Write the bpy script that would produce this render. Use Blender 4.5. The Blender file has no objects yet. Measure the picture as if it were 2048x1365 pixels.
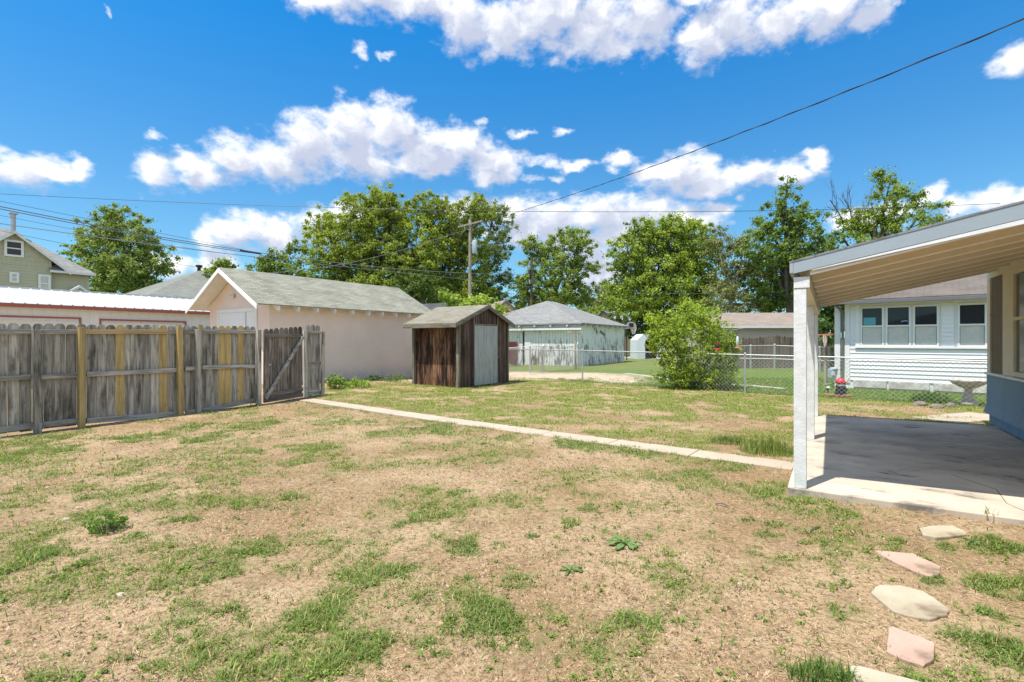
import bpy, math, random
import numpy as np
from mathutils import Vector, Matrix
random.seed(7); RNG = np.random.default_rng(11)
PI = math.pi; R = math.radians
# ------------------------------------------------------------------ camera, sky, sun, exposure
SC = bpy.context.scene; COL = SC.collection
FPX, HOR, CX, CAM = 1000.0, 682.5, 1024.0, 1.55
cam = bpy.data.cameras.new('camera'); cam.sensor_width = 36; cam.lens = 36 * FPX / 2048; cam.clip_end = 3000; cam.clip_start = .05
camo = bpy.data.objects.new('camera', cam); COL.objects.link(camo)
camo.location = (0, 0, CAM); camo.rotation_euler = (R(90), 0, 0); SC.camera = camo
SUN_EL, SUN_DIR = R(70), Vector((-.80, -.60))
SC.view_settings.view_transform = 'Standard'; SC.view_settings.look = 'None'
SC.view_settings.gamma = 1; SC.view_settings.use_curve_mapping = False; SC.view_settings.exposure = .42
try: SC.cycles.max_bounces = 6; SC.cycles.diffuse_bounces = 3; SC.cycles.transparent_max_bounces = 6
except Exception: pass
sl = bpy.data.lights.new('sun', 'SUN'); sl.energy = 4.7; sl.angle = R(.55); sl.color = (1, .95, .86)
so = bpy.data.objects.new('sun', sl); COL.objects.link(so)
sv = Vector((SUN_DIR.x * math.cos(SUN_EL), SUN_DIR.y * math.cos(SUN_EL), math.sin(SUN_EL)))
so.rotation_euler = sv.to_track_quat('Z', 'Y').to_euler(); so.location = (0, 0, 30)

def azel(px, py):
    a = math.atan((px - CX) / FPX); e = math.atan((HOR - py) / math.hypot(FPX, px - CX)); return a, e
CLOUDS = [  # direction of each puff, written as photo pixels and turned into azimuth / elevation
 (640,-5,95,32),(760,-10,120,42),(860,0,80,30),(930,45,70,50),(1010,60,90,48),(1100,30,120,62),(1200,55,110,58),(1290,40,70,60),(1235,95,45,24),
 (1405,75,55,52),(1470,50,85,50),(1560,45,85,42),(1660,15,130,45),(1740,30,50,28),(1790,2,38,12),(1400,-5,60,16),
 (2030,118,60,30),(720,107,26,17),(772,107,13,9),(1106,118,18,14),(221,26,10,12),
 (310,345,58,38),(400,340,70,34),(470,318,70,44),(560,330,100,42),(620,290,75,60),(700,262,80,55),(775,250,75,45),(720,315,110,45),(850,290,90,42),(930,300,75,40),(985,325,60,36),(1010,340,42,28),(975,356,40,24),(860,325,90,30),
 (30,340,90,40),(110,345,50,26),(155,340,32,32),(313,272,25,13),
 (1090,320,45,12),(1140,330,50,13),(1235,320,42,17),(1060,360,28,12),(1106,357,14,10),
 (1310,355,50,30),(1370,350,85,44),(1430,365,60,32),(1500,345,60,30),(1570,345,60,26),(1630,320,38,24),(1400,385,60,16),
 (480,458,80,36),(560,475,80,40),(640,455,80,40),(700,430,70,22),(420,480,35,26),(340,530,60,30),(430,530,60,40),(1180,500,60,40),
 (930,420,60,26),(1020,425,75,34),(1110,440,85,46),(1200,430,90,44),(1290,425,85,38),(1370,440,80,34),(1430,420,38,18),(1130,480,130,30),(1050,460,90,40),(1250,470,100,36),(1340,520,60,30),(1200,550,70,60),
 (1860,400,40,24),(1910,412,50,26),(1990,400,55,30),(2050,395,60,30),(1700,440,60,28),(1780,430,50,22),(1480,398,18,8),
 (965,243,16,11),(1045,268,30,10),(1125,262,28,9)]
world = bpy.data.worlds.new('World'); SC.world = world; world.use_nodes = True
try: world.cycles.sampling_method = 'MANUAL'; world.cycles.sample_map_resolution = 256
except Exception: pass
def mknode(t, typ, **kw):
    n = t.nodes.new(typ)
    for k, v in kw.items():
        if k == 'ins':
            for i, val in v.items():
                if isinstance(val, bpy.types.NodeSocket): t.links.new(val, n.inputs[i])
                else: n.inputs[i].default_value = val
        else: setattr(n, k, v)
    return n
def build_world():
    g = bpy.data.node_groups.new('cloud_field', 'ShaderNodeTree')
    g.interface.new_socket('P', in_out='INPUT', socket_type='NodeSocketVector')
    g.interface.new_socket('F', in_out='OUTPUT', socket_type='NodeSocketFloat')
    gi = g.nodes.new('NodeGroupInput'); go = g.nodes.new('NodeGroupOutput'); acc = None
    for px, py, rx, ry in CLOUDS:
        a, e = azel(px, py); ra = rx / FPX * math.cos(a) ** 2; re = ry / FPX * math.cos(a)
        m = mknode(g, 'ShaderNodeVectorMath', operation='MULTIPLY_ADD', ins={0: gi.outputs[0], 1: (1/ra, 1/re, 0), 2: (-a/ra, -e/re, .62 if rx * ry < 560 else 0)})
        l = mknode(g, 'ShaderNodeVectorMath', operation='LENGTH', ins={0: m.outputs[0]})
        if acc is None: acc = l.outputs['Value']
        else: acc = mknode(g, 'ShaderNodeMath', operation='SMOOTH_MIN', ins={0: acc, 1: l.outputs['Value'], 2: .25}).outputs[0]
    o = mknode(g, 'ShaderNodeMath', operation='SUBTRACT', ins={0: 1.0, 1: acc}); g.links.new(o.outputs[0], go.inputs[0])
    t = world.node_tree; t.nodes.clear()
    out = t.nodes.new('ShaderNodeOutputWorld'); bg = t.nodes.new('ShaderNodeBackground'); bg.inputs['Strength'].default_value = .12
    t.links.new(bg.outputs[0], out.inputs['Surface'])
    sky = t.nodes.new('ShaderNodeTexSky'); sky.sky_type = 'NISHITA'; sky.sun_disc = False
    sky.sun_elevation = SUN_EL; sky.sun_rotation = math.atan2(SUN_DIR.x, SUN_DIR.y); sky.air_density = 1.0; sky.dust_density = .3; sky.ozone_density = 3.0
    tc = t.nodes.new('ShaderNodeTexCoord'); d = tc.outputs['Generated']
    sep = mknode(t, 'ShaderNodeSeparateXYZ', ins={0: d})
    az = mknode(t, 'ShaderNodeMath', operation='ARCTAN2', ins={0: sep.outputs[0], 1: sep.outputs[1]})
    el = mknode(t, 'ShaderNodeMath', operation='ARCSINE', ins={0: sep.outputs[2]})
    P = mknode(t, 'ShaderNodeCombineXYZ', ins={0: az.outputs[0], 1: el.outputs[0]})
    P2 = mknode(t, 'ShaderNodeVectorMath', operation='MULTIPLY', ins={0: P.outputs[0], 1: (1, 1.5, 1)})
    wn = mknode(t, 'ShaderNodeTexNoise', ins={'Vector': P2.outputs[0], 'Scale': 16, 'Detail': 5, 'Roughness': .55})
    w0 = mknode(t, 'ShaderNodeVectorMath', operation='SUBTRACT', ins={0: wn.outputs['Color'], 1: (.5, .5, .5)})
    w1 = mknode(t, 'ShaderNodeVectorMath', operation='MULTIPLY_ADD', ins={0: w0.outputs[0], 1: (.07, .05, 0), 2: P.outputs[0]})
    fn = mknode(t, 'ShaderNodeTexNoise', ins={'Vector': P2.outputs[0], 'Scale': 26, 'Detail': 10, 'Roughness': .6})
    g1 = t.nodes.new('ShaderNodeGroup'); g1.node_tree = g; t.links.new(w1.outputs[0], g1.inputs[0])
    up = mknode(t, 'ShaderNodeVectorMath', operation='ADD', ins={0: w1.outputs[0], 1: (-.012, .030, 0)})
    g2 = t.nodes.new('ShaderNodeGroup'); g2.node_tree = g; t.links.new(up.outputs[0], g2.inputs[0])
    nn = mknode(t, 'ShaderNodeMath', operation='MULTIPLY_ADD', ins={0: fn.outputs[0], 1: 1.75, 2: -.875})
    de = mknode(t, 'ShaderNodeMath', operation='ADD', ins={0: g1.outputs[0], 1: nn.outputs[0]})
    dens = mknode(t, 'ShaderNodeMapRange', interpolation_type='SMOOTHSTEP', ins={0: de.outputs[0], 1: -.2, 2: .68, 3: 0, 4: 1})
    # cloud cover added out of view, overhead and behind, to brighten and whiten shade
    on = mknode(t, 'ShaderNodeTexNoise', ins={'Vector': d, 'Scale': 3.2, 'Detail': 6, 'Roughness': .6})
    o1 = mknode(t, 'ShaderNodeMapRange', interpolation_type='SMOOTHSTEP', ins={0: on.outputs[0], 1: .45, 2: .58, 3: 0, 4: 1})
    oe = mknode(t, 'ShaderNodeMapRange', ins={0: el.outputs[0], 1: .64, 2: .78, 3: 0, 4: 1})
    aa = mknode(t, 'ShaderNodeMath', operation='ABSOLUTE', ins={0: az.outputs[0]})
    oa = mknode(t, 'ShaderNodeMapRange', ins={0: aa.outputs[0], 1: .95, 2: 1.2, 3: 0, 4: 1})
    om = mknode(t, 'ShaderNodeMath', operation='MAXIMUM', ins={0: oe.outputs[0], 1: oa.outputs[0]})
    ou = mknode(t, 'ShaderNodeMapRange', ins={0: el.outputs[0], 1: 0, 2: .08, 3: 0, 4: 1})
    o2 = mknode(t, 'ShaderNodeMath', operation='MULTIPLY', ins={0: om.outputs[0], 1: o1.outputs[0]})
    o3 = mknode(t, 'ShaderNodeMath', operation='MULTIPLY', ins={0: o2.outputs[0], 1: ou.outputs[0]})
    dens = mknode(t, 'ShaderNodeMath', operation='MAXIMUM', ins={0: dens.outputs[0], 1: o3.outputs[0]})
    # base shade: how much cloud stands above this direction
    sh0 = mknode(t, 'ShaderNodeTexNoise', ins={'Vector': w1.outputs[0], 'Scale': 22, 'Detail': 6, 'Roughness': .55})
    sh = mknode(t, 'ShaderNodeMath', operation='MULTIPLY_ADD', ins={0: sh0.outputs[0], 1: 2.0, 2: -1.0})
    s2 = mknode(t, 'ShaderNodeMath', operation='ADD', ins={0: g2.outputs[0], 1: sh.outputs[0]})
    shade = mknode(t, 'ShaderNodeMapRange', interpolation_type='SMOOTHSTEP', ins={0: s2.outputs[0], 1: -.35, 2: .80, 3: 0, 4: .95})
    cc = mknode(t, 'ShaderNodeMix', data_type='RGBA', ins={0: shade.outputs[0], 6: (7.5, 7.5, 7.6, 1), 7: (3.5, 3.9, 5.0, 1)})
    # elevation tint over the physical sky
    hz = mknode(t, 'ShaderNodeMapRange', interpolation_type='SMOOTHSTEP', ins={0: el.outputs[0], 1: -.02, 2: .78, 3: 0, 4: 1})
    tint = mknode(t, 'ShaderNodeMix', data_type='RGBA', ins={0: hz.outputs[0], 6: (.62, .90, .95, 1), 7: (.006, .92, 1.45, 1)})
    sk = mknode(t, 'ShaderNodeMix', data_type='RGBA', blend_type='MULTIPLY', ins={0: 1.0, 6: sky.outputs[0], 7: tint.outputs[2]})
    mx = mknode(t, 'ShaderNodeMix', data_type='RGBA', ins={0: dens.outputs[0], 6: sk.outputs[2], 7: cc.outputs[2]})
    t.links.new(mx.outputs[2], bg.inputs['Color'])
build_world()

# ------------------------------------------------------------------ helpers
def smooth(x, a, b):
    t = np.clip((x - a) / (b - a), 0, 1); return t * t * (3 - 2 * t)
def terr(x, y):
    u = (x - 2.86) * .844 - (y - 4.96) * .537; v = (x - 2.86) * .537 + (y - 4.96) * .844
    return .045 * np.exp(-((v + .1) / .7) ** 2) / (1 + np.exp(-(u + .1) * 5)) + .22 * np.exp(-(((x + 8.2) / 4) ** 2 + ((y - 17) / 4.5) ** 2)) + .012 * np.sin(x * .9 + 1) * np.cos(y * .7)
def W(px, py, Y): return Vector(((px - CX) / FPX * Y, Y, CAM + (HOR - py) / FPX * Y))
def G(px, py, z=None):
    zz = 0 if z is None else z
    for _ in range(12):
        Y = FPX * (CAM - zz) / (py - HOR); X = (px - CX) / FPX * Y
        if z is None: zz = float(terr(X, Y))
    return Vector((X, Y, zz))
class Frame:
    """a horizontal local frame: x along (cos th, sin th), y to its left"""
    def __init__(s, loc, th):
        s.o = Vector(loc); s.th = th; s.dx = Vector((math.cos(th), math.sin(th))); s.dy = Vector((-math.sin(th), math.cos(th)))
    def _hit(s, px, p, d):
        k = (px - CX) / FPX; return (k * p.y - p.x) / (d.x - k * d.y)
    def onx(s, px, py=None, y0=0):
        p = s.o.xy + s.dy * y0; t = s._hit(px, p, s.dx)
        if py is None: return t
        q = p + s.dx * t; return t, CAM + (HOR - py) / FPX * q.y - s.o.z
    def ony(s, px, py=None, x0=0):
        p = s.o.xy + s.dx * x0; t = s._hit(px, p, s.dy)
        if py is None: return t
        q = p + s.dy * t; return t, CAM + (HOR - py) / FPX * q.y - s.o.z
    def w(s, x, y, z=0): q = s.o.xy + s.dx * x + s.dy * y; return Vector((q.x, q.y, s.o.z + z))

def raw_mesh(name, V, Fc, nper):
    """V (n,3); Fc (m,nper) index array"""
    me = bpy.data.meshes.new(name); V = np.asarray(V, np.float32); Fc = np.asarray(Fc, np.int32)
    me.vertices.add(len(V)); me.vertices.foreach_set('co', V.ravel())
    me.loops.add(Fc.size); me.loops.foreach_set('vertex_index', Fc.ravel())
    me.polygons.add(len(Fc)); me.polygons.foreach_set('loop_start', np.arange(0, Fc.size, nper, dtype=np.int32))
    me.update(calc_edges=True); return me
def paint(me, attr, colors):
    a = me.color_attributes.new(attr, 'FLOAT_COLOR', 'POINT'); c = np.ones((len(me.vertices), 4), np.float32); c[:, :3] = colors
    a.data.foreach_set('color', c.ravel())
def auto_uv(me):
    uv = me.uv_layers.new(name='UVMap'); vs = me.vertices; data = uv.data
    for p in me.polygons:
        n = p.normal
        if abs(n.z) > .999: u = Vector((1, 0, 0)); v = Vector((0, 1, 0))
        else: u = Vector((-n.y, n.x, 0)).normalized(); v = n.cross(u)
        for li in p.loop_indices:
            c = vs[me.loops[li].vertex_index].co; data[li].uv = (c.dot(u), c.dot(v))
class MB:
    def __init__(s): s.v = []; s.f = []
    def add(s, vs, fs):
        k = len(s.v); s.v += [tuple(v) for v in vs]; s.f += [tuple(i + k for i in f) for f in fs]; return s
    def box(s, x0, x1, y0, y1, z0, z1):
        return s.add([(x0,y0,z0),(x1,y0,z0),(x1,y1,z0),(x0,y1,z0),(x0,y0,z1),(x1,y0,z1),(x1,y1,z1),(x0,y1,z1)],
                     [(0,3,2,1),(4,5,6,7),(0,1,5,4),(1,2,6,5),(2,3,7,6),(3,0,4,7)])
    def poly(s, pts): return s.add(pts, [tuple(range(len(pts)))])
    def ext(s, pts, vec):
        n = len(pts); a = [Vector(p) for p in pts]; b = [p + Vector(vec) for p in a]
        nrm = Vector((0, 0, 0))
        for i in range(n): nrm += a[i].cross(a[(i + 1) % n])
        fs = [tuple(range(n)), tuple(range(2 * n - 1, n - 1, -1))] + [((i + 1) % n, i, n + i, n + (i + 1) % n) for i in range(n)]
        if nrm.dot(Vector(vec)) > 0: fs = [tuple(reversed(f)) for f in fs]
        return s.add(a + b, fs)
    def beam(s, a, b, w, h, up=(0, 0, 1)):
        a = Vector(a); b = Vector(b); d = (b - a).normalized(); side = d.cross(Vector(up))
        if side.length < 1e-4: side = d.cross(Vector((1, 0, 0)))
        side.normalize(); u = side.cross(d); q = []
        for p in (a, b):
            for sx, sz in ((-1, -1), (1, -1), (1, 1), (-1, 1)): q.append(p + side * (w / 2 * sx) + u * (h / 2 * sz))
        return s.add(q, [(0,1,2,3),(7,6,5,4),(0,4,5,1),(1,5,6,2),(2,6,7,3),(3,7,4,0)])
    def tube(s, pts, rad, n=6, cap=True):
        pts = [Vector(p) for p in pts]; m = len(pts); rad = [rad] * m if not hasattr(rad, '__len__') else rad; vs = []; fs = []
        ref = Vector((0, 0, 1)) if abs((pts[-1] - pts[0]).normalized().z) < .9 else Vector((1, 0, 0))
        for i, p in enumerate(pts):
            d = (pts[min(i + 1, m - 1)] - pts[max(i - 1, 0)]).normalized(); a = d.cross(ref).normalized(); b = d.cross(a)
            for k in range(n): t = 2 * PI * k / n; vs.append(p + a * (rad[i] * math.cos(t)) + b * (rad[i] * math.sin(t)))
        for i in range(m - 1):
            for k in range(n): fs.append((i*n+k, i*n+(k+1)%n, (i+1)*n+(k+1)%n, (i+1)*n+k))
        if cap: fs += [tuple(reversed(range(n))), tuple(range((m-1)*n, m*n))]
        return s.add(vs, fs)
    def lathe(s, prof, c=(0, 0, 0), n=20):
        vs = [(c[0] + r * math.cos(2*PI*k/n), c[1] + r * math.sin(2*PI*k/n), c[2] + z) for r, z in prof for k in range(n)]
        fs = [(i*n+k, i*n+(k+1)%n, (i+1)*n+(k+1)%n, (i+1)*n+k) for i in range(len(prof)-1) for k in range(n)]
        fs += [tuple(reversed(range(n))), tuple(range((len(prof)-1)*n, len(prof)*n))]
        return s.add(vs, fs)
    def build(s, name, m, parent=None, loc=None, rz=0, bevel=0, sm=False, uv=True):
        me = bpy.data.meshes.new(name); me.from_pydata(s.v, [], s.f); me.update()
        if uv: auto_uv(me)
        me.materials.append(m)
        if sm:
            for p in me.polygons: p.use_smooth = True
        o = bpy.data.objects.new(name, me); COL.objects.link(o)
        if parent: o.parent = parent
        if loc is not None: o.location = loc
        o.rotation_euler.z = rz
        if bevel:
            b = o.modifiers.new('bevel', 'BEVEL'); b.width = bevel; b.segments = 2; b.limit_method = 'ANGLE'; b.angle_limit = R(40)
        return o
def tag(o, label=None, cat=None, group=None, kind=None):
    if label: o['label'] = label
    if cat: o['category'] = cat
    if group: o['group'] = group
    if kind: o['kind'] = kind
    return o
def thing(name, label, cat, loc=(0, 0, 0), rz=0, group=None):
    o = bpy.data.objects.new(name, None); COL.objects.link(o); o.location = loc; o.rotation_euler.z = rz; o.empty_display_size = .2
    return tag(o, label, cat, group)
def link_mesh(name, me, m, parent=None, loc=(0, 0, 0)):
    me.materials.append(m); o = bpy.data.objects.new(name, me); COL.objects.link(o); o.parent = parent; o.location = loc; return o
_ng = np.random.default_rng(5).random((256, 256))
def vnoise(x, y):
    xi = np.floor(x).astype(int); yi = np.floor(y).astype(int); fx = x - xi; fy = y - yi; fx = fx*fx*(3-2*fx); fy = fy*fy*(3-2*fy)
    a = _ng[xi & 255, yi & 255]; b = _ng[(xi+1) & 255, yi & 255]; c = _ng[xi & 255, (yi+1) & 255]; d = _ng[(xi+1) & 255, (yi+1) & 255]
    return (a*(1-fx)+b*fx)*(1-fy)+(c*(1-fx)+d*fx)*fy
def fbm(x, y, o=4):
    r = 0; a = .5; t = 0
    for i in range(o): r = r + a * vnoise(x * 2**i + 17*i, y * 2**i + 31*i); t += a; a *= .5
    return r / t

# ------------------------------------------------------------------ materials
class NM:
    def __init__(s, name, rough=.8, spec=.3):
        s.m = bpy.data.materials.new(name); s.m.use_nodes = True; s.t = s.m.node_tree
        s.b = s.t.nodes['Principled BSDF']; s.b.inputs['Roughness'].default_value = rough; s.b.inputs['Specular IOR Level'].default_value = spec
    def n(s, typ, **kw): return mknode(s.t, typ, **kw)
    def co(s, kind='UV', scale=(1, 1, 1), rnd=True):
        tc = s.n('ShaderNodeTexCoord'); v = tc.outputs[kind]
        v = s.n('ShaderNodeVectorMath', operation='MULTIPLY', ins={0: v, 1: scale}).outputs[0]
        if rnd:
            oi = s.n('ShaderNodeObjectInfo'); a = s.n('ShaderNodeMath', operation='MULTIPLY', ins={0: oi.outputs['Random'], 1: 37.0})
            v = s.n('ShaderNodeVectorMath', operation='ADD', ins={0: v, 1: a.outputs[0]}).outputs[0]
        return v
    def rnd(s): return s.n('ShaderNodeObjectInfo').outputs['Random']
    def noise(s, v, scale, det=4, rough=.55): return s.n('ShaderNodeTexNoise', ins={'Vector': v, 'Scale': scale, 'Detail': det, 'Roughness': rough}).outputs[0]
    def rng(s, f, a, b, c=0., d=1.): return s.n('ShaderNodeMapRange', ins={0: f, 1: a, 2: b, 3: c, 4: d}).outputs[0]
    def mul(s, a, b): return s.n('ShaderNodeMath', operation='MULTIPLY', ins={0: a, 1: b}).outputs[0]
    def math(s, op, a, b=0.): return s.n('ShaderNodeMath', operation=op, ins={0: a, 1: b}).outputs[0]
    def mix(s, f, a, b, mode='MIX'):
        c4 = lambda c: (*c, 1) if isinstance(c, tuple) and len(c) == 3 else c
        return s.n('ShaderNodeMix', data_type='RGBA', blend_type=mode, ins={0: f, 6: c4(a), 7: c4(b)}).outputs[2]
    def col(s, c):
        if isinstance(c, tuple): s.b.inputs['Base Color'].default_value = (*c[:3], 1)
        else: s.t.links.new(c, s.b.inputs['Base Color'])
        return s
    def bump(s, h, st=.3, dist=.01):
        b = s.n('ShaderNodeBump', ins={'Strength': st, 'Distance': dist, 'Height': h}); s.t.links.new(b.outputs[0], s.b.inputs['Normal']); return s
def dirty(name, c, c2=None, sc=3, amt=.5, rough=.7, bs=60, bst=.15, bd=.004, spec=.3, metal=0):
    q = NM(name, rough, spec); v = q.co('Object'); c2 = c2 or tuple(k * .72 for k in c)
    f = q.rng(q.noise(v, sc, 6, .65), .38, .72, 0, amt); q.col(q.mix(f, c, c2)); q.bump(q.noise(v, bs, 3), bst, bd); q.b.inputs['Metallic'].default_value = metal; return q.m
def wood(name, c, c2, dark, axis='v', rough=.85, dk=.6, gsc=1.0, rv=.25, bw=0, bl=.5):
    q = NM(name, rough, .2); fl = lambda a, b: (a, b, 1) if axis == 'v' else (b, a, 1)
    v = q.co('UV', fl(44 * gsc, 1.6 * gsc)); v2 = q.co('UV', fl(5, .9)); v3 = q.co('UV', fl(15, 1.1))
    g = q.noise(v, 1, 6, .6); big = q.noise(v2, 1.3, 5, .65); m = q.noise(v3, 1, 5, .65); cc = q.mix(q.rng(g, .36, .64), c, c2)
    cc = q.mix(q.rng(m, .47, .62, 0, .8), cc, tuple((x + y) * .42 for x, y in zip(c2, dark))); cc = q.mix(q.rng(m, .30, .44, .5, 0), cc, tuple(min(1, x * 1.35) for x in c))
    k = q.mul(q.rng(big, bl, bl + .14), dk); cc = q.mix(k, cc, dark); cc = q.mix(q.rng(g, .60, .68, 0, .7), cc, tuple(x * .6 for x in dark))
    kn = q.n('ShaderNodeTexVoronoi', ins={'Vector': q.co('UV', fl(4.3, 1.7)), 'Scale': 1.5}).outputs['Distance']
    cc = q.mix(q.rng(kn, .04, .10, .85, 0), cc, tuple(x * .35 for x in c2))
    if bw:
        u = q.n('ShaderNodeSeparateXYZ', ins={0: q.co('UV', rnd=False)}).outputs[0]; w = q.math('DIVIDE', u, bw)
        wn = q.n('ShaderNodeTexWhiteNoise', noise_dimensions='1D', ins={'W': q.math('FLOOR', w)}).outputs[0]
        mm = q.n('ShaderNodeMix', data_type='RGBA', blend_type='MULTIPLY', ins={0: 1.0, 6: cc}); q.t.links.new(q.rng(wn, 0, 1, .6, 1.35), mm.inputs[7]); cc = mm.outputs[2]
        cc = q.mix(q.rng(q.math('ABSOLUTE', q.math('SUBTRACT', q.math('FRACT', w), .5)), .455, .48), cc, tuple(x * .3 for x in dark))
    rr = q.rng(q.rnd(), 0, 1, 1 - rv, 1 + rv); mm = q.n('ShaderNodeMix', data_type='RGBA', blend_type='MULTIPLY', ins={0: 1.0, 6: cc}); q.t.links.new(rr, mm.inputs[7])
    q.col(mm.outputs[2]); q.bump(g, .5, .004); return q.m
def shingle(name, c1, c2, c3, w=.33, h=.13):
    q = NM(name, .92, .15); v = q.co('UV', rnd=False)
    br = q.n('ShaderNodeTexBrick', offset=.5, ins={'Vector': v, 'Color1': (*c1, 1), 'Color2': (*c2, 1), 'Mortar': (*[k*.45 for k in c1], 1), 'Scale': 1, 'Mortar Size': .014, 'Mortar Smooth': .5, 'Bias': 0, 'Brick Width': w, 'Row Height': h})
    n1 = q.noise(q.co('Object'), 1.2, 5, .6); n2 = q.noise(q.co('Object'), 90, 2)
    cc = q.mix(q.rng(n1, .4, .68, 0, .6), br.outputs['Color'], c3); cc = q.mix(q.rng(n2, .35, .65, .25, 0), cc, tuple(k * .5 for k in c1)); q.col(cc)
    row = q.math('FRACT', q.math('DIVIDE', q.n('ShaderNodeSeparateXYZ', ins={0: v}).outputs[1], h)); q.bump(q.math('SUBTRACT', q.math('MULTIPLY', n2, .3), row), .6, .02); return q.m
def peel(name, paint_c, wood_c, thr=.5, hgt=2.7):
    q = NM(name, .8, .2); v = q.co('UV', (11, 1.5, 1), rnd=False); z = q.n('ShaderNodeSeparateXYZ', ins={0: q.co('UV', rnd=False)})
    n = q.noise(v, 1, 6, .7); n3 = q.noise(q.co('UV', (1, .8, 1), rnd=False), .8, 3)
    lo = q.rng(z.outputs[1], 0, hgt, .07, -.035); t = q.math('ADD', q.math('ADD', n, lo), q.math('MULTIPLY', q.math('SUBTRACT', n3, .5), .55))
    f = q.rng(t, thr, thr + .07); bd = q.math('FRACT', q.math('DIVIDE', z.outputs[0], .2)); gap = q.rng(q.math('ABSOLUTE', q.math('SUBTRACT', bd, .5)), .455, .485)
    wc = q.mix(q.noise(v, 3, 3), wood_c, tuple(k * .45 for k in wood_c)); cc = q.mix(f, q.mix(q.noise(v, 2, 3), paint_c, tuple(k * .9 for k in paint_c)), wc)
    cc = q.mix(gap, cc, (.06, .06, .06)); q.col(cc); q.bump(q.math('SUBTRACT', 1.0, f), .4, .003); return q.m
def stucco(name, c, c2, stain=None):
    q = NM(name, .9, .15); v = q.co('Object', rnd=False); cc = q.mix(q.rng(q.noise(v, 1.1, 6, .65), .35, .7), c, c2)
    cc = q.mix(q.rng(q.noise(v, 14, 5, .7), .5, .75, 0, .3), cc, tuple(k * .7 for k in c))
    if stain:
        z = q.n('ShaderNodeSeparateXYZ', ins={0: v}).outputs[2]; cc = q.mix(q.mul(q.rng(z, .0, .5, .75, 0), q.rng(q.noise(v, 3.5, 5, .7), .38, .62)), cc, stain)
    q.col(cc); q.bump(q.noise(v, 55, 4, .7), .55, .012); return q.m
def concrete(name, c, c2, dark=None, dk=.7):
    q = NM(name, .85, .25); v = q.co('Object', rnd=False); cc = q.mix(q.rng(q.noise(v, 1.7, 7, .65), .35, .7), c, c2)
    cc = q.mix(q.rng(q.noise(v, 120, 2), .42, .6, .18, 0), cc, tuple(k * .5 for k in c))
    if dark:
        v2 = q.co('Object', (.9, 1.5, 1), rnd=False); cc = q.mix(q.rng(q.noise(v2, .9, 6, .62), .40, .62, 0, dk), cc, dark)
        cc = q.mix(q.rng(q.noise(v2, 1.9, 5, .7), .55, .66, 0, .75), cc, tuple(k * .45 for k in dark))
    q.col(cc); q.bump(q.noise(v, 70, 4, .6), .25, .004); return q.m
def leafm(name, rough=.55, tr=.35):
    q = NM(name, rough, .25); a = q.n('ShaderNodeVertexColor', layer_name='tint'); q.col(a.outputs[0])
    tl = q.n('ShaderNodeBsdfTranslucent'); y = q.mix(1.0, a.outputs[0], (1.5, 1.35, .5), 'MULTIPLY'); q.t.links.new(y, tl.inputs[0])
    mx = q.n('ShaderNodeMixShader', ins={0: tr, 1: q.b.outputs[0], 2: tl.outputs[0]}); q.t.links.new(mx.outputs[0], q.t.nodes['Material Output'].inputs['Surface']); return q.m
def plain(name, c, rough=.6, metal=0, spec=.4):
    q = NM(name, rough, spec); q.col(c); q.b.inputs['Metallic'].default_value = metal; v = q.co('Object'); q.bump(q.noise(v, 40, 3), .1, .002); return q.m
def glass(name, c=(.018, .024, .034), rough=.06): q = NM(name, rough, .35); q.col(c); return q.m

m_fence = wood('weathered_picket_wood', (.48, .445, .37), (.33, .30, .245), (.085, .075, .06), dk=.85, rv=.25)
m_fence_h = wood('weathered_rail_wood', (.52, .49, .42), (.37, .34, .29), (.10, .09, .07), 'h', dk=.55, rv=.15)
m_newwood = wood('new_yellow_pine', (.56, .42, .19), (.46, .33, .13), (.36, .24, .09), dk=.35, rv=.12)
m_newwood_h = wood('new_yellow_pine_rail', (.60, .44, .24), (.50, .36, .18), (.40, .27, .12), 'h', dk=.3, rv=.08)
m_gate = wood('dark_gate_wood', (.31, .26, .215), (.19, .155, .125), (.045, .036, .028), dk=.8, rv=.3)
m_gate_h = wood('gate_rail_wood', (.26, .22, .18), (.17, .14, .11), (.07, .055, .045), 'h', dk=.5, rv=.1)
m_shedwood = wood('brown_shed_boards', (.155, .105, .082), (.10, .067, .052), (.03, .022, .018), dk=.75, rv=.1, bw=.148)
m_shedrust = wood('rusty_brown_boards', (.30, .16, .09), (.14, .07, .04), (.025, .016, .013), dk=.95, bl=.43, rv=.1, bw=.16)
m_shedtrim = wood('grey_shed_trim', (.27, .235, .18), (.18, .155, .115), (.075, .065, .05), dk=.6, rv=.1)
m_shedtrim_h = wood('grey_shed_fascia', (.27, .24, .19), (.19, .165, .13), (.08, .07, .055), 'h', dk=.6, rv=.1)
m_brownfence = wood('brown_far_fence_wood', (.24, .19, .15), (.155, .12, .095), (.07, .055, .045), dk=.5, rv=.25)
m_sh_green = shingle('sage_grey_shingles', (.31, .305, .24), (.19, .19, .148), (.35, .34, .275))
m_sh_grey = shingle('light_grey_shingles', (.33, .33, .315), (.20, .205, .20), (.27, .27, .26), .25, .14)
m_sh_sage2 = shingle('dull_green_grey_shingles', (.25, .26, .225), (.19, .20, .17), (.29, .29, .255))
m_sh_brown = shingle('tan_brown_shingles', (.33, .27, .22), (.25, .20, .165), (.36, .30, .25))
m_sh_brown2 = shingle('dull_brown_shingles', (.19, .16, .135), (.14, .12, .10), (.22, .19, .165))
m_sh_dark = shingle('charcoal_shingles', (.10, .10, .11), (.07, .07, .08), (.13, .13, .14))
m_sh_shed = shingle('weathered_shed_shingles', (.29, .265, .20), (.20, .185, .14), (.33, .31, .25))
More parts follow.
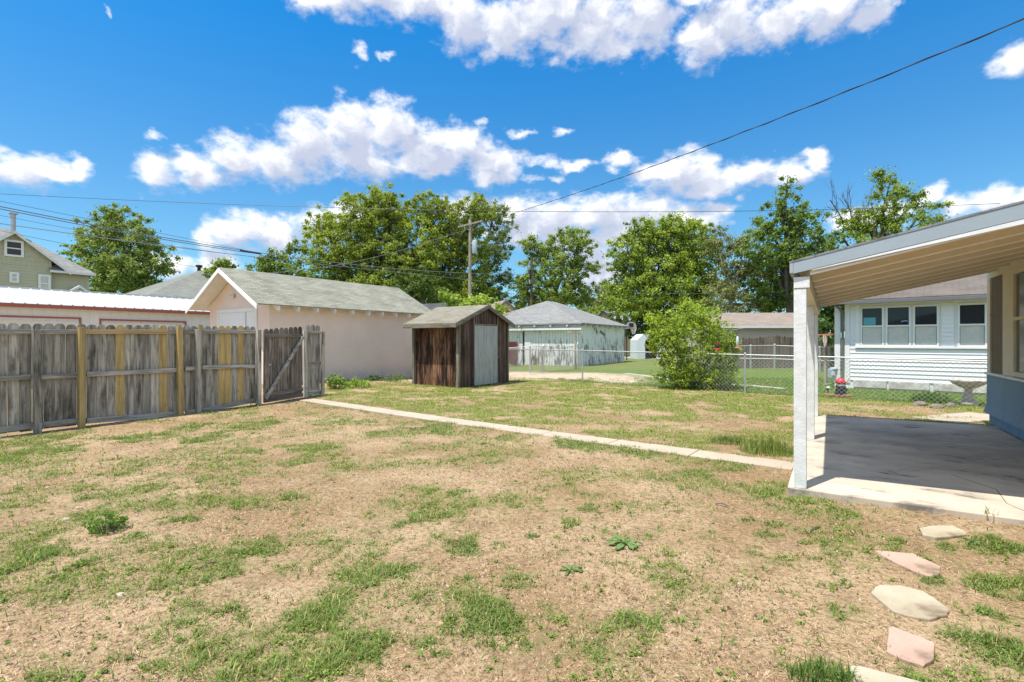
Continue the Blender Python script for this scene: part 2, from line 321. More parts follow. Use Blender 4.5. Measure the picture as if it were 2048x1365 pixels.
m_peach = stucco('peach_stucco', (.88, .73, .63), (.80, .65, .555), (.54, .50, .49))
m_white = dirty('white_paint', (.78, .77, .74), (.6, .57, .52), 4, .5)
m_whitebright = dirty('bright_white_trim', (.83, .83, .82), (.68, .66, .62), 3, .35)
m_cream = dirty('cream_soffit_paint', (.76, .64, .455), (.62, .50, .34), 2.5, .6)
m_creamlt = dirty('pale_cream_paint', (.70, .64, .50), (.58, .50, .37), 3, .5)
m_post = dirty('thick_white_post_paint', (.80, .81, .80), (.50, .47, .42), 7, .55, bs=45, bst=.5, bd=.008)
m_fascia = dirty('blue_grey_fascia_paint', (.36, .42, .46), (.31, .36, .40), 2, .5, bs=30)
m_blue = stucco('blue_stucco', (.25, .34, .41), (.21, .29, .36))
m_bluedk = dirty('blue_block_paint', (.16, .28, .38), (.12, .22, .31), 5, .6, bs=40, bst=.6, bd=.01)
m_metalroof = dirty('white_metal_roofing', (.52, .52, .51), (.42, .41, .39), 1.2, .4, .45)
m_metalwall = dirty('pale_metal_cladding', (.76, .77, .76), (.66, .67, .66), 1.5, .4, .5)
m_redtrim = dirty('rust_red_trim', (.38, .13, .09), (.30, .10, .07), 4, .5)
m_doorcream = dirty('cream_garage_door', (.74, .70, .60), (.64, .60, .50), 2, .4)
m_sage = dirty('sage_green_siding', (.50, .48, .345), (.44, .42, .30), 2, .5)
m_corr = wood('grey_corrugated_sheet', (.50, .53, .50), (.42, .45, .42), (.30, .31, .29), dk=.5, rv=0, gsc=.5)
m_galv = dirty('galvanised_steel', (.50, .51, .51), (.36, .36, .36), 9, .6, .45, metal=.5)
m_wire = plain('chain_link_wire', (.42, .43, .43), .45, .3)
m_cable = plain('black_cable', (.035, .035, .04), .5)
m_cablegrey = plain('grey_cable', (.16, .17, .18), .5)
m_peel = peel('peeling_white_boards', (.82, .81, .77), (.24, .21, .18), .555)
m_peelb = peel('peeling_greenish_boards', (.84, .88, .86), (.17, .175, .17), .55)
m_siding = dirty('white_vinyl_siding', (.84, .845, .85), (.76, .76, .755), 2, .4, .5)
m_sidelip = plain('siding_shadow_lip', (.30, .31, .33), .8)
m_skirt = dirty('mouldy_white_skirting', (.66, .64, .59), (.22, .20, .17), 5, .8)
m_tansiding = dirty('tan_siding', (.56, .51, .42), (.48, .43, .36), 2, .4)
m_peachwall = dirty('pale_orange_siding', (.66, .50, .31), (.56, .42, .25), 2, .4)
m_glass = glass('dark_window_glass'); m_glassg = glass('grey_green_glass', (.10, .115, .09), .12)
m_curtain = dirty('pale_curtain', (.62, .62, .58), (.42, .42, .40), 9, .5)
m_pole = wood('utility_pole_wood', (.48, .42, .34), (.36, .31, .25), (.16, .13, .10), dk=.5, rv=.1)
m_poledk = wood('dark_pole_wood', (.17, .13, .10), (.12, .09, .07), (.04, .035, .03), dk=.6, rv=.1)
m_bark = dirty('grey_brown_bark', (.13, .11, .09), (.06, .05, .04), 4, .8, bs=20, bst=.8, bd=.03)
m_barkpale = dirty('pale_dead_wood', (.36, .32, .27), (.2, .17, .14), 4, .6, bs=20, bst=.6, bd=.02)
m_deadbr = dirty('dead_brown_branches', (.15, .115, .09), (.09, .07, .06), 4, .6)
m_leaf = leafm('tree_leaves'); m_grass = leafm('grass_blades', .6, .3)
m_straw = leafm('dry_straw', .8, .1)
m_slab = concrete('patio_concrete', (.72, .61, .475), (.60, .50, .39), (.27, .24, .21), .6)
m_path = concrete('path_concrete', (.52, .435, .33), (.42, .35, .265))
m_pathgrey = concrete('pale_far_concrete', (.52, .46, .38), (.44, .39, .33))
m_stone = concrete('buff_stepping_stone', (.52, .47, .35), (.40, .345, .25), (.33, .25, .16), .7); m_stonepink = concrete('pink_stepping_stone', (.60, .39, .31), (.48, .31, .245), (.36, .26, .18), .6)
m_rock = dirty('brown_rock', (.26, .21, .17), (.16, .13, .11), 8, .7, bs=15, bst=.8, bd=.02)
m_birdbath = dirty('weathered_cast_concrete', (.52, .47, .38), (.34, .32, .27), 6, .7)
m_maroon = plain('maroon_metal', (.13, .035, .035), .35); m_red = plain('red_plastic', (.60, .035, .05), .35)
m_black = plain('black_plastic', (.02, .02, .022), .5); m_orange = plain('orange_metal', (.62, .20, .08), .5); m_brick = dirty('orange_brick', (.48, .22, .12), (.38, .17, .1), 8, .6)
m_screen = dirty('brown_insect_screen', (.15, .105, .065), (.20, .15, .10), 3, .6); m_shed2 = dirty('pale_blue_plastic', (.66, .72, .76), (.6, .65, .68), 3, .4)
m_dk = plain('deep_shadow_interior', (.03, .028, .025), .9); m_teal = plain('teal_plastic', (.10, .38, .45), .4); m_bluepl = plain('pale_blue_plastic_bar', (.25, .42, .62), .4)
m_pink = plain('pink_cloth', (.72, .50, .50), .9); m_clear = plain('cloudy_clear_plastic', (.55, .60, .58), .2)
m_meter = plain('grey_meter_paint', (.38, .45, .50), .4)
m_gutter = dirty('dark_grey_gutter', (.16, .165, .18), (.12, .12, .13), 3, .4)

def ground_mat():
    q = NM('dry_lawn_soil', .95, .1); v = q.co('Object', rnd=False)
    big = q.noise(v, .55, 6, .6); mid = q.noise(v, 3.2, 7, .68); fin = q.noise(v, 28, 5, .7); sp = q.noise(v, 120, 3, .7)
    c = q.mix(q.rng(big, .42, .58), (.53, .375, .225), (.37, .235, .125))
    c = q.mix(q.rng(mid, .50, .68, 0, .75), c, (.30, .195, .12)); c = q.mix(q.rng(mid, .30, .44, .6, 0), c, (.60, .48, .34))
    c = q.mix(q.rng(fin, .50, .60, 0, .75), c, (.19, .125, .07)); c = q.mix(q.rng(fin, .34, .45, .45, 0), c, (.62, .49, .34))
    c = q.mix(q.rng(sp, .52, .60, 0, .6), c, (.14, .095, .055))
    a = q.n('ShaderNodeVertexColor', layer_name='cover'); sx = q.n('ShaderNodeSeparateXYZ', ins={0: a.outputs[0]})
    th = q.mix(q.rng(fin, .4, .6), (.15, .17, .055), (.27, .26, .11)); k = q.mul(sx.outputs[0], q.rng(q.noise(v, 9, 5, .7), .34, .52, .25, .95)); c = q.mix(k, c, th)
    lush = q.mix(q.rng(mid, .35, .65), (.10, .17, .035), (.155, .215, .05)); lush = q.mix(q.rng(fin, .5, .65, 0, .5), lush, (.06, .11, .025)); c = q.mix(q.mul(sx.outputs[1], .95), c, lush)
    c = q.mix(q.mul(sx.outputs[2], .9), c, q.mix(q.rng(fin, .4, .6), (.70, .56, .42), (.52, .40, .30)))
    q.col(c); h = q.math('ADD', q.math('MULTIPLY', mid, 1.2), q.math('ADD', q.math('MULTIPLY', fin, .7), q.math('MULTIPLY', sp, .25))); q.bump(h, .9, .035); return q.m
m_ground = ground_mat()

# ------------------------------------------------------------------ ground cover map
PATCH = [(919,1097,90,22,.9),(745,1148,85,36,1),(670,1190,80,32,1),(630,1235,100,42,1),(731,1289,95,46,1),(640,1330,110,36,1),(984,1242,85,50,1),(1022,1167,55,26,.9),(937,1167,38,24,.9),
 (1270,1242,115,24,.9),(1162,1237,36,12,.8),(848,1036,45,17,1),(801,1050,20,12,.9),(1172,1017,32,12,1),(1139,1045,22,12,.8),(880,990,80,16,.8),(1139,886,60,11,1),(1210,897,90,11,1),(1294,909,34,9,1),
 (1012,876,28,8,.8),(862,860,100,12,1),(700,845,90,11,.8),(760,868,60,8,.6),(1397,951,50,20,.8),(1467,937,70,12,.8),(1537,984,60,22,1),(1490,1040,22,8,.9),(1669,1022,50,22,1),(1610,997,70,20,1),(1570,972,40,14,.9),(1450,975,60,14,.5),
 (1979,1090,62,20,1),(1985,1170,70,32,1),(2000,1230,50,26,.9),(2010,1300,95,60,1),(1930,1290,60,34,.8),(1540,1070,30,8,.8),(1562,1050,34,9,.9),(1740,1045,12,5,.9),(1796,1083,25,8,.9),(1895,1095,20,8,.9),(1870,1160,40,14,.8),(1690,1170,14,12,.8),(1550,1262,16,8,.8),(1660,1285,20,8,.8),
 (1640,1350,60,26,1),(1600,1340,30,16,.8),(40,912,95,34,1),(80,880,110,13,1),(280,876,95,11,.9),(391,852,50,9,.9),(507,852,60,18,.9),(419,876,60,12,.9),(619,896,65,12,.9),(591,924,55,12,.9),(479,904,55,10,.8),(303,976,60,12,.9),
 (200,992,75,12,.9),(255,948,28,10,.8),(136,980,22,10,.7),(223,920,28,8,.8),(423,1004,62,17,.9),(327,1012,42,12,.8),(180,1028,52,17,.9),(360,1040,52,10,.8),(212,1055,30,14,1),(263,1080,36,17,.8),(80,1115,62,30,.95),(168,1127,30,14,.9),(116,1160,55,13,.9),(16,1140,32,20,.9),
 (359,1135,52,14,.85),(519,1100,62,26,.95),(439,1143,52,18,.9),(383,1175,32,15,.7),(575,1139,42,14,.8),(295,1179,26,14,.8),(68,1207,26,12,.7),(275,1259,27,12,.9),(415,1299,46,20,.85),(499,1311,27,18,.9),(463,1223,30,14,.6),(567,1223,22,8,.6),(311,1331,27,14,.7),(559,995,85,12,.6),
 (1110,1075,12,6,.7),(1100,1130,30,12,.5),(700,920,40,8,.5),(1380,905,40,7,.8),(20,985,30,14,.6),(1240,905,60,8,.9),(780,1095,40,10,.7),(700,1100,20,9,.5),(960,1205,40,14,.8),(1060,1210,40,14,.6),(1130,1275,30,8,.5),(880,1310,40,16,.6)]
DIRT = [(1230,846,110,14,.9),(1460,848,70,14,.9),(1400,862,110,10,.7),(1110,856,60,7,.6),(900,838,60,6,.5),(1290,826,60,7,.6),(700,800,40,7,.6),(790,758,50,8,.7),(1470,905,60,8,.6),(1720,833,90,10,.8),(1800,820,100,12,.9),(1700,838,80,8,.7),(1420,830,40,6,.5),(1060,806,60,5,.4)]
PALE = [(1120,753,150,7,1),(1230,757,60,9,1),(1040,748,60,4,1),(760,758,90,6,.7),(800,752,60,8,.6),(1190,752,60,7,1)]
def cells(L):
    o = []
    for px, py, rx, ry, s in L:
        c = G(px, py); o.append((c.x, c.y, rx / FPX * c.y, ry * c.y ** 2 / (FPX * CAM), s))
    return o
cP, cD, cL = cells(PATCH), cells(DIRT), cells(PALE)
def field(L, x, y):
    f = np.zeros_like(x)
    for cx, cy, rx, ry, s in L: f = np.maximum(f, s * np.clip(1.35 - np.sqrt(((x-cx)/rx)**2 + ((y-cy)/ry)**2), 0, 1))
    return f
PA, PB = np.array((-5.25, 12.75)), np.array((3.47, 6.13))     # path centre line
FA, FB = np.array((2.65, 18.8)), np.array((11.0, 11.5))       # near chain-link fence
def side(A, B, x, y): d = (B - A) / np.linalg.norm(B - A); return (x - A[0]) * -d[1] + (y - A[1]) * d[0]
def cover(x, y):
    x = np.asarray(x, float); y = np.asarray(y, float)
    n = fbm(x * 1.9, y * 1.9, 5); n2 = fbm(x * 5.5 + 9, y * 5.5, 4)
    n3 = fbm(x * 14, y * 14 + 5, 3); p = field(cP, x, y); near = smooth(p + (n2 - .5) * 1.5 + (n3 - .5) * .9, .34, .95)
    near = np.maximum(near, .75 * smooth(n3 * .5 + n * .5, .56, .66)) ; near = np.maximum(near, .05 + .22 * smooth(n, .5, .64))
    sp = side(PA, PB, x, y); sf = side(FA, FB, x, y)
    mid = smooth(n + (n2 - .5) * .5, .30, .56) * .92 * (1 - np.clip(field(cD, x, y) * (.4 + 1.1 * smooth(n2, .35, .6)), 0, 1))
    b = smooth(sp, .15, .6) * (x < 14); g = near * (1 - b) + np.maximum(mid, near) * b
    g = np.maximum(g, .8 * np.exp(-((np.abs(sp) - .22) / .13) ** 2) * smooth(n2 + (n - .5) * .8, .42, .56) * (y < 13)); lush = smooth(sf, -.15, .35) * smooth(y, 10, 10.5)
    pale = np.clip(field(cL, x, y) * (.5 + smooth(n2, .3, .55)), 0, 1)
    lush = lush * (1 - .9 * smooth(field(cD, x, y), .3, .6))
    g = g * (1 - pale); lush = lush * (1 - pale)
    yel = np.clip(b * .8 + (n - .5) * .8 + .2, 0, 1)
    return g, lush, pale, yel, sp
def ground():
    def axis(a, b, st, far):
        c = list(np.arange(a, b, st)); k = st; p = c[-1]; q = c[0]
        while p < far: k *= 1.35; p += k; c.append(p)
        k = st
        while q > -far: k *= 1.35; q -= k; c.insert(0, q)
        return np.array(c)
    xs = axis(-12, 14, .11, 1500); ys = axis(1, 27, .11, 1500); X, Y = np.meshgrid(xs, ys, indexing='ij')
    inn = (np.abs(X) < 30) & (Y > -5) & (Y < 45)
    Z = terr(X, Y) + np.where(inn, .022 * (fbm(X * 3.1, Y * 3.1, 4) - .5) + .012 * (fbm(X * 11, Y * 11, 2) - .5), 0)
    fr = Frame((2.86, 4.96, .1), R(-32.45)); dx = X - 2.86; dy = Y - 4.96
    lx = dx * fr.dx.x + dy * fr.dx.y; ly = dx * fr.dy.x + dy * fr.dy.y
    Z = np.where((lx > -.05) & (ly > -.02) & (ly < 5.85), -.05, Z)
    nx, ny = X.shape; V = np.stack([X, Y, Z], -1).reshape(-1, 3); i = np.arange(nx - 1)[:, None] * ny + np.arange(ny - 1)[None]
    F_ = np.stack([i, i + ny, i + ny + 1, i + 1], -1).reshape(-1, 4); me = raw_mesh('ground', V, F_, 4)
    g, l, p, _, _ = cover(X.ravel(), Y.ravel()); far = (Y.ravel() > 27) | (np.abs(X.ravel()) > 16); l = np.where(far & (Y.ravel() > 20), .8, l)
    paint(me, 'cover', np.stack([g, l, p], -1)); me.polygons.foreach_set('use_smooth', np.ones(len(me.polygons), bool))
    o = link_mesh('ground', me, m_ground); tag(o, kind='structure')
ground()
def ground_z(x, y): return terr(x, y) + .022 * (fbm(x * 3.1, y * 3.1, 4) - .5) + .012 * (fbm(x * 11, y * 11, 2) - .5)
def samples(N, y0, y1, p, spread=1.12):
    e = 2 - p; u = RNG.random(N); Y = (y0**e + u * (y1**e - y0**e)) ** (1 / e); X = (RNG.random(N) * 2 - 1) * (Y * spread + .6); return X, Y
_pf = Frame((2.86, 4.96, .1), R(-32.45))
STONES = []
def blocked(x, y, sp):
    dx = x - 2.86; dy = y - 4.96; lx = dx * _pf.dx.x + dy * _pf.dx.y; ly = dx * _pf.dy.x + dy * _pf.dy.y
    b = (lx > -.14) & (ly > -.10) & (ly < 5.9); t = ((x - PA[0]) * (PB - PA)[0] + (y - PA[1]) * (PB - PA)[1]) / np.dot(PB - PA, PB - PA)
    b |= (np.abs(sp) < .165 + .14 * (fbm(x * 5, y * 5, 3) - .5)) & (t > -.02) & (t < 1.02); b |= (x < -6.0) & (side(np.array((-8.02, 8.45)), np.array((-6.05, 11.9)), x, y) > -.06)
    for poly in STONES:
        ins = np.zeros(x.shape, bool); n = len(poly)
        for i in range(n):
            (x1, y1), (x2, y2) = poly[i], poly[(i + 1) % n]
            c = ((y1 > y) != (y2 > y)) & (x < (x2 - x1) * (y - y1) / ((y2 - y1) or 1e-9) + x1); ins ^= c
        b |= ins
    return b
STPX = [[(1838,1064),(1862,1059),(1905,1058),(1925,1068),(1937,1078),(1900,1082),(1870,1084),(1845,1078)],
        [(1748,1101),(1790,1104),(1826,1107),(1884,1133),(1878,1152),(1858,1153),(1812,1136),(1780,1120)],
        [(1738,1182),(1757,1168),(1800,1169),(1848,1181),(1900,1216),(1897,1229),(1860,1237),(1825,1232),(1784,1222)],
        [(1777,1253),(1784,1250),(1872,1284),(1868,1318),(1848,1331),(1806,1317),(1772,1302)],
        [(1697,1328),(1720,1330),(1790,1347),(1850,1364),(1900,1385),(1890,1420),(1760,1420),(1710,1390)]]
for q in STPX:
    g_ = [G(*p, .02).xy for p in q]; c_ = sum(g_, Vector((0, 0))) / len(g_); STONES.append([tuple(c_ + (p - c_) * .86) for p in g_])
def blades(X, Y, L, Wd, lean, colr, name, m, label, cat, bend=.5):
    N = len(X); Z = ground_z(X, Y) - .003; a = RNG.random(N) * 2 * PI; dx = np.cos(a); dy = np.sin(a); px_, py_ = -dy * Wd / 2, dx * Wd / 2
    h = L * np.cos(lean); r = L * np.sin(lean); V = np.empty((N, 5, 3), np.float32)
    V[:, 0] = np.stack([X - px_, Y - py_, Z], -1); V[:, 1] = np.stack([X + px_, Y + py_, Z], -1)
    mx = X + dx * r * .4; my = Y + dy * r * .4; mz = Z + h * .6 * (1 + bend * .4)
    V[:, 2] = np.stack([mx - px_ * .8, my - py_ * .8, mz], -1); V[:, 3] = np.stack([mx + px_ * .8, my + py_ * .8, mz], -1)
    V[:, 4] = np.stack([X + dx * r, Y + dy * r, Z + h], -1)
    b = np.arange(N)[:, None] * 5; T = np.concatenate([b + [0, 1, 3], b + [0, 3, 2], b + [2, 3, 4]], 1).reshape(-1, 3)
    me = raw_mesh(name, V.reshape(-1, 3), T, 3); paint(me, 'tint', np.repeat(colr, 5, 0))
    o = link_mesh(name, me, m); tag(o, label, cat, kind='stuff'); return o
def grass():
    X, Y = samples(1250000, 1.7, 21, 1.45); g, l, p, yel, sp = cover(X, Y); k = np.maximum(g ** 1.3, l * .95)
    keep = (RNG.random(len(X)) < k) & ~blocked(X, Y, sp); X, Y, l, yel = X[keep], Y[keep], l[keep], yel[keep]; N = len(X)
    L = (.016 + .026 * RNG.random(N)) * (1 + .03 * Y) * (1 + .7 * smooth(fbm(X * 4.7, Y * 4.7, 3), .5, .65)); Wd = (.0026 + .0016 * RNG.random(N)) * (1 + .17 * Y)
    lean = R(35) + R(52) * RNG.random(N); c1 = np.array((.13, .205, .045)); c2 = np.array((.225, .29, .06)); c3 = np.array((.085, .19, .03)); c4 = np.array((.42, .34, .17))
    t = np.clip(yel + .35 * (RNG.random(N) - .5), 0, 1)[:, None]; c = c1 * (1 - t) + c2 * t; c = c * (1 - .75 * l[:, None]) + c3 * .75 * l[:, None]
    dry = RNG.random(N) < .12; c[dry] = c4; c *= (.7 + .75 * RNG.random(N))[:, None]
    blades(X, Y, L, Wd, lean, c, 'grass', m_grass, 'patchy low green grass spreading over the dry bare yard', 'grass')
    X, Y = samples(520000, 1.7, 15, 1.6); g, l, p, yel, sp = cover(X, Y); n = fbm(X * 1.3 + 40, Y * 1.3, 4)
    keep = (RNG.random(len(X)) < (.25 + .75 * smooth(n, .42, .6)) * (1 - l)) & ~blocked(X, Y, sp); X, Y = X[keep], Y[keep]; N = len(X)
    L = .02 + .06 * RNG.random(N) ** 1.5; Wd = (.0014 + .001 * RNG.random(N)) * (1 + .15 * Y); lean = R(80) + R(9) * RNG.random(N)
    pal = np.array([(.64, .47, .28), (.50, .34, .19), (.33, .21, .115), (.66, .52, .34), (.11, .07, .045)]); c = pal[RNG.choice(5, N, p=[.27, .20, .18, .11, .24])] * (.8 + .4 * RNG.random(N))[:, None]
    blades(X, Y, L, Wd, lean, c, 'dry_straw', m_straw, 'dead tan straw and thatch lying flat on the bare soil', 'straw', 0)
    # clods and crumbs of soil
    X, Y = samples(110000, 1.7, 14, 1.6); g, l, p, yel, sp = cover(X, Y); n = fbm(X * .9 + 80, Y * .9, 4)
    keep = (RNG.random(len(X)) < smooth(n, .40, .62) * (1 - l)) & ~blocked(X, Y, sp); X, Y = X[keep], Y[keep]; N = len(X); s = (.003 + .009 * RNG.random(N) ** 2.5) * (1 + .05 * Y)
    ph = RNG.random(N) * 6.28; Z = ground_z(X, Y) + s * .1; V = np.empty((N, 4, 3), np.float32)
    for k in range(3): a = ph + k * 2.09; V[:, k] = np.stack([X + s * np.cos(a) * (.7 + .6 * RNG.random(N)), Y + s * np.sin(a), Z - s * .4], -1)
    V[:, 3] = np.stack([X, Y, Z + s * (.4 + .7 * RNG.random(N))], -1); b = np.arange(N)[:, None] * 4
    T = np.concatenate([b + [0, 1, 3], b + [1, 2, 3], b + [2, 0, 3]], 1).reshape(-1, 3); me = raw_mesh('soil_crumbs', V.reshape(-1, 3), T, 3)
    pal = np.array([(.40, .26, .155), (.24, .15, .09), (.50, .38, .26), (.11, .075, .05)]); paint(me, 'tint', np.repeat(pal[RNG.choice(4, N, p=[.34, .28, .14, .24])], 4, 0))
    tag(link_mesh('soil_crumbs', me, m_straw), 'brown clods and crumbs of soil strewn over the bare ground', 'soil', kind='stuff')
grass()
# ------------------------------------------------------------------ leaves, trees, plants
LEAFK = np.array((1.78, 1.66, 1.5))
def leaf_cloud(name, C, rad, per, size, cols, m, parent, flat=.75, up=.35):
    """C (k,3) clump centres, rad (k,), leaves per clump; rhombic leaves, each its own direction"""
    C = np.asarray(C); k = len(C); idx = np.repeat(np.arange(k), per); N = len(idx)
    d = RNG.normal(size=(N, 3)); d /= np.linalg.norm(d, axis=1)[:, None]; r = np.minimum(np.abs(RNG.normal(0, .62, N)), 1.5); d = d * (.65 + .7 * RNG.random((k, 3)))[idx]
    P = C[idx] + d * (r * rad[idx])[:, None] * np.array((1, 1, flat)); n = d * .7 + RNG.normal(size=(N, 3)) * .55 + np.array((0, 0, up)); n /= np.linalg.norm(n, axis=1)[:, None]
    a = np.cross(n, RNG.normal(size=(N, 3))); a /= np.linalg.norm(a, axis=1)[:, None]; b = np.cross(n, a); s = size * (.6 + .8 * RNG.random(N))
    V = np.empty((N, 4, 3), np.float32); V[:, 0] = P - a * s[:, None] * .5; V[:, 1] = P - b * s[:, None] * .3; V[:, 2] = P + a * s[:, None] * .5 + n * s[:, None] * .12; V[:, 3] = P + b * s[:, None] * .3
    me = raw_mesh(name, V.reshape(-1, 3), np.arange(N * 4).reshape(-1, 4), 4); cc = np.asarray(cols)[idx] * LEAFK * (.75 + .5 * RNG.random(N))[:, None]
    paint(me, 'tint', np.repeat(cc, 4, 0)); return link_mesh(name, me, m, parent)
def ground_weeds():
    X, Y = samples(26000, 1.8, 19, 1.5); g, l, p, yel, sp = cover(X, Y); n = fbm(X * 6 + 3, Y * 6, 3)
    k = (RNG.random(len(X)) < (g * .9 + .03) * smooth(n, .42, .6) * (1 - l)) & ~blocked(X, Y, sp); X, Y, yel = X[k], Y[k], yel[k]; Z = ground_z(X, Y) + .012; N = len(X)
    f = np.clip(yel, 0, 1)[:, None]; c = np.array((.10, .17, .04)) * (1 - f) + np.array((.20, .24, .05)) * f; c = c * (.7 + .5 * RNG.random(N))[:, None]
    o = leaf_cloud('low_weeds', np.stack([X, Y, Z], -1), (.018 + .022 * RNG.random(N)) * (1 + .04 * Y), 16, .016, c, m_grass, None, .5, 1.0); tag(o, 'tiny leafy weeds spread through the thin patchy lawn', 'weeds', kind='stuff')

ground_weeds()
def curve_pts(a, b, n, wob, sag=0):
    a = Vector(a); b = Vector(b); L = (b - a).length
    return [a.lerp(b, i / n) + (Vector((random.uniform(-1, 1), random.uniform(-1, 1), random.uniform(-.5, .5))) * wob * L if 0 < i < n else Vector()) + Vector((0, 0, -sag * 4 * (i/n) * (1 - i/n))) for i in range(n + 1)]
def tree(name, label, lobes, D, base, c1, c2, rt=.28, leaf=.2, dens=1.0, clump=.75, group=None, bark=None, bare=0, per=125, depth=.8, cat='tree'):
    bx_, by_ = base[0], base[1]; root = W(bx_, HOR + 1, D); root.z = 0; t = thing(name, label, cat, root, 0, group)
    tr = MB(); Cs = []; Rs = []; cols = []; lobs = []
    for (px, py, rx, ry) in lobes:
        dd = D * (1 + random.uniform(-.03, .03)); c = W(px, py, dd) - root; rX = rx / FPX * dd; rZ = ry / FPX * dd; lobs.append((c, rX, rZ))
    zf = min(c.z - rZ for c, rX, rZ in lobs); zf = max(1.2, zf + .25 * (max(c.z + rZ for c, a, rZ in lobs) - zf)); top = max(c.z for c, a, b in lobs)
    fork = Vector((random.uniform(-.3, .3), random.uniform(-.3, .3), zf)); trunk = curve_pts((0, 0, -.3), fork, 4, .02); tr.tube(trunk, [rt, rt*.9, rt*.82, rt*.76, rt*.7], 8)
    for c, rX, rZ in lobs:
        pts = curve_pts(fork - Vector((0, 0, random.uniform(0, zf * .3))), c, 5, .06); rr = rt * .5
        tr.tube(pts, [rr, rr*.85, rr*.7, rr*.55, rr*.42, rr*.3], 6)
        vol = rX * rX * depth * rZ; n = max(5, int(dens * 4.6 * (vol ** (1/3) / clump) ** 2.25))
        for _ in range(n):
            d = Vector((random.gauss(0, 1), random.gauss(0, 1), random.gauss(0, 1))).normalized(); r = random.random() ** .42 * random.uniform(.85, 1.08)
            p = c + Vector((d.x * rX * r, d.y * rX * depth * r, d.z * rZ * r)); q = clump * random.uniform(.5, 1.15)
            if random.random() < .22: p = c + Vector((d.x * rX, d.y * rX * depth, d.z * rZ)) * random.uniform(1.0, 1.2); q *= .55
            if p.z < .5: continue
            if random.random() >= bare: Cs.append(p); Rs.append(q); f = random.random(); cols.append([c1[k] * (1 - f) + c2[k] * f for k in range(3)])
            if random.random() < .33 or bare > .5:
                s = pts[random.choice((2, 3, 4, 5))]; tr.tube(curve_pts(s, p, 3, .09), [rr*.28, rr*.2, rr*.13, rr*.05], 4, False)
                if bare > .5:
                    for _k in range(5): e = p + Vector((random.gauss(0, .5), random.gauss(0, .5), abs(random.gauss(.4, .5)))) * rX * .35; tr.tube(curve_pts(p.lerp(s, random.random() * .6), e, 3, .08), [rr*.12, rr*.09, rr*.06, rr*.03], 3, False)
    tr.build('trunk', bark or m_bark, t, sm=True)
    if Cs: leaf_cloud('crown', np.array([tuple(p) for p in Cs]), np.array(Rs), per, leaf, cols, m_leaf, t)
    return t
YG, OL, DG, MG, GG = (.20, .27, .055), (.15, .20, .04), (.045, .085, .022), (.085, .145, .035), (.13, .17, .075)
tree('broadleaf_tree', 'round dense green tree between the sage house and the grey pyramid roof', [(215,452,52,32),(265,470,52,40),(190,500,48,36),(240,530,85,50),(300,525,45,42),(170,545,40,34),(240,565,80,30),(232,430,30,20)], 46, (225, 0), (.10,.16,.045), (.17,.23,.07), .3, .21, 1.15)
tree('small_tree', 'small tree top peeking over the left side of the peach garage gable', [(425,560,22,24),(450,535,20,22),(462,555,24,24),(436,545,16,16)], 36, (445, 0), (.09,.15,.03), (.16,.23,.05), .12, .22, 1.0, .5)
tree('small_tree', 'lower bushy tree tops just behind the ridge of the peach garage', [(510,555,28,30),(535,520,26,28),(560,555,34,34),(590,510,22,24),(600,560,34,36),(545,545,30,30)], 42, (550, 0), (.07,.12,.03), (.14,.21,.045), .16, .2, 1.1, .6)
tree('broadleaf_tree', 'tallest broad olive green tree behind the peach garage roof', [(650,455,42,34),(640,510,38,40),(720,430,52,44),(765,400,38,34),(790,440,60,46),(700,500,66,56),(770,510,70,60),(690,560,70,46),(770,575,70,40),(840,500,50,56),(830,560,50,44)], 54, (750, 0), OL, YG, .42, .215, 1.35)
tree('broadleaf_tree', 'wide olive green tree directly behind the crossarm pole', [(850,425,44,34),(905,440,50,40),(950,430,40,36),(890,500,60,54),(935,500,46,50),(870,565,56,44),(930,575,56,44),(900,600,60,30)], 57, (880, 0), OL, (.17,.235,.05), .4, .215, 1.35)
tree('broadleaf_tree', 'open grey green tree with visible limbs right of the crossarm pole', [(985,430,40,26),(1000,470,34,32),(975,505,46,30),(1005,550,26,34),(960,570,40,32),(985,600,44,26)], 62, (967, 0), (.07,.12,.05), (.12,.17,.075), .4, .2, 1.1)
tree('broadleaf_tree', 'light green tree behind the dark plain pole, above the peeling barn roof', [(1080,505,34,26),(1115,500,34,28),(1155,490,32,30),(1070,550,36,36),(1120,545,40,36),(1160,540,30,44),(1060,485,24,16),(1140,470,30,14),(1185,530,14,30),(1050,590,40,32),(1110,590,40,30),(1158,590,28,26)], 60, (1115, 0), (.11,.17,.045), (.17,.24,.06), .34, .21, 1.2)
tree('small_tree', 'faint tree low behind the gap between the barn trees and the yellow green tree', [(1215,585,22,30),(1180,600,24,30),(1240,600,30,26)], 80, (1215, 0), (.09,.13,.05), (.14,.19,.07), .2, .26, 1.3, .8)
tree('small_tree', 'small hazy grey green tree far between the barn roof and the big right trees', [(1198,590,18,24),(1205,610,24,18),(1185,612,16,16)], 75, (1200, 0), (.09,.12,.06), (.14,.17,.09), .15, .3, .9, .8)
tree('broadleaf_tree', 'big rounded yellow green tree rising above the leafy shrub', [(1290,465,38,26),(1345,460,50,28),(1390,475,42,28),(1255,505,44,34),(1320,510,70,44),(1395,520,60,44),(1250,560,44,42),(1320,570,80,50),(1400,575,60,46),(1235,600,34,30),(1290,610,60,30),(1370,620,70,30)], 50, (1320, 0), (.12,.18,.035), (.20,.28,.055), .4, .215, 1.35)
tree('willow_tree', 'grey green willow with pale dead limbs behind the tan garage', [(1445,490,36,32),(1485,495,34,28),(1470,545,48,44),(1450,590,40,36),(1520,560,44,44),(1500,610,60,30),(1560,600,40,40)], 47, (1462, 0), (.12,.15,.07), (.18,.21,.10), .3, .18, 1.25, bark=m_barkpale)
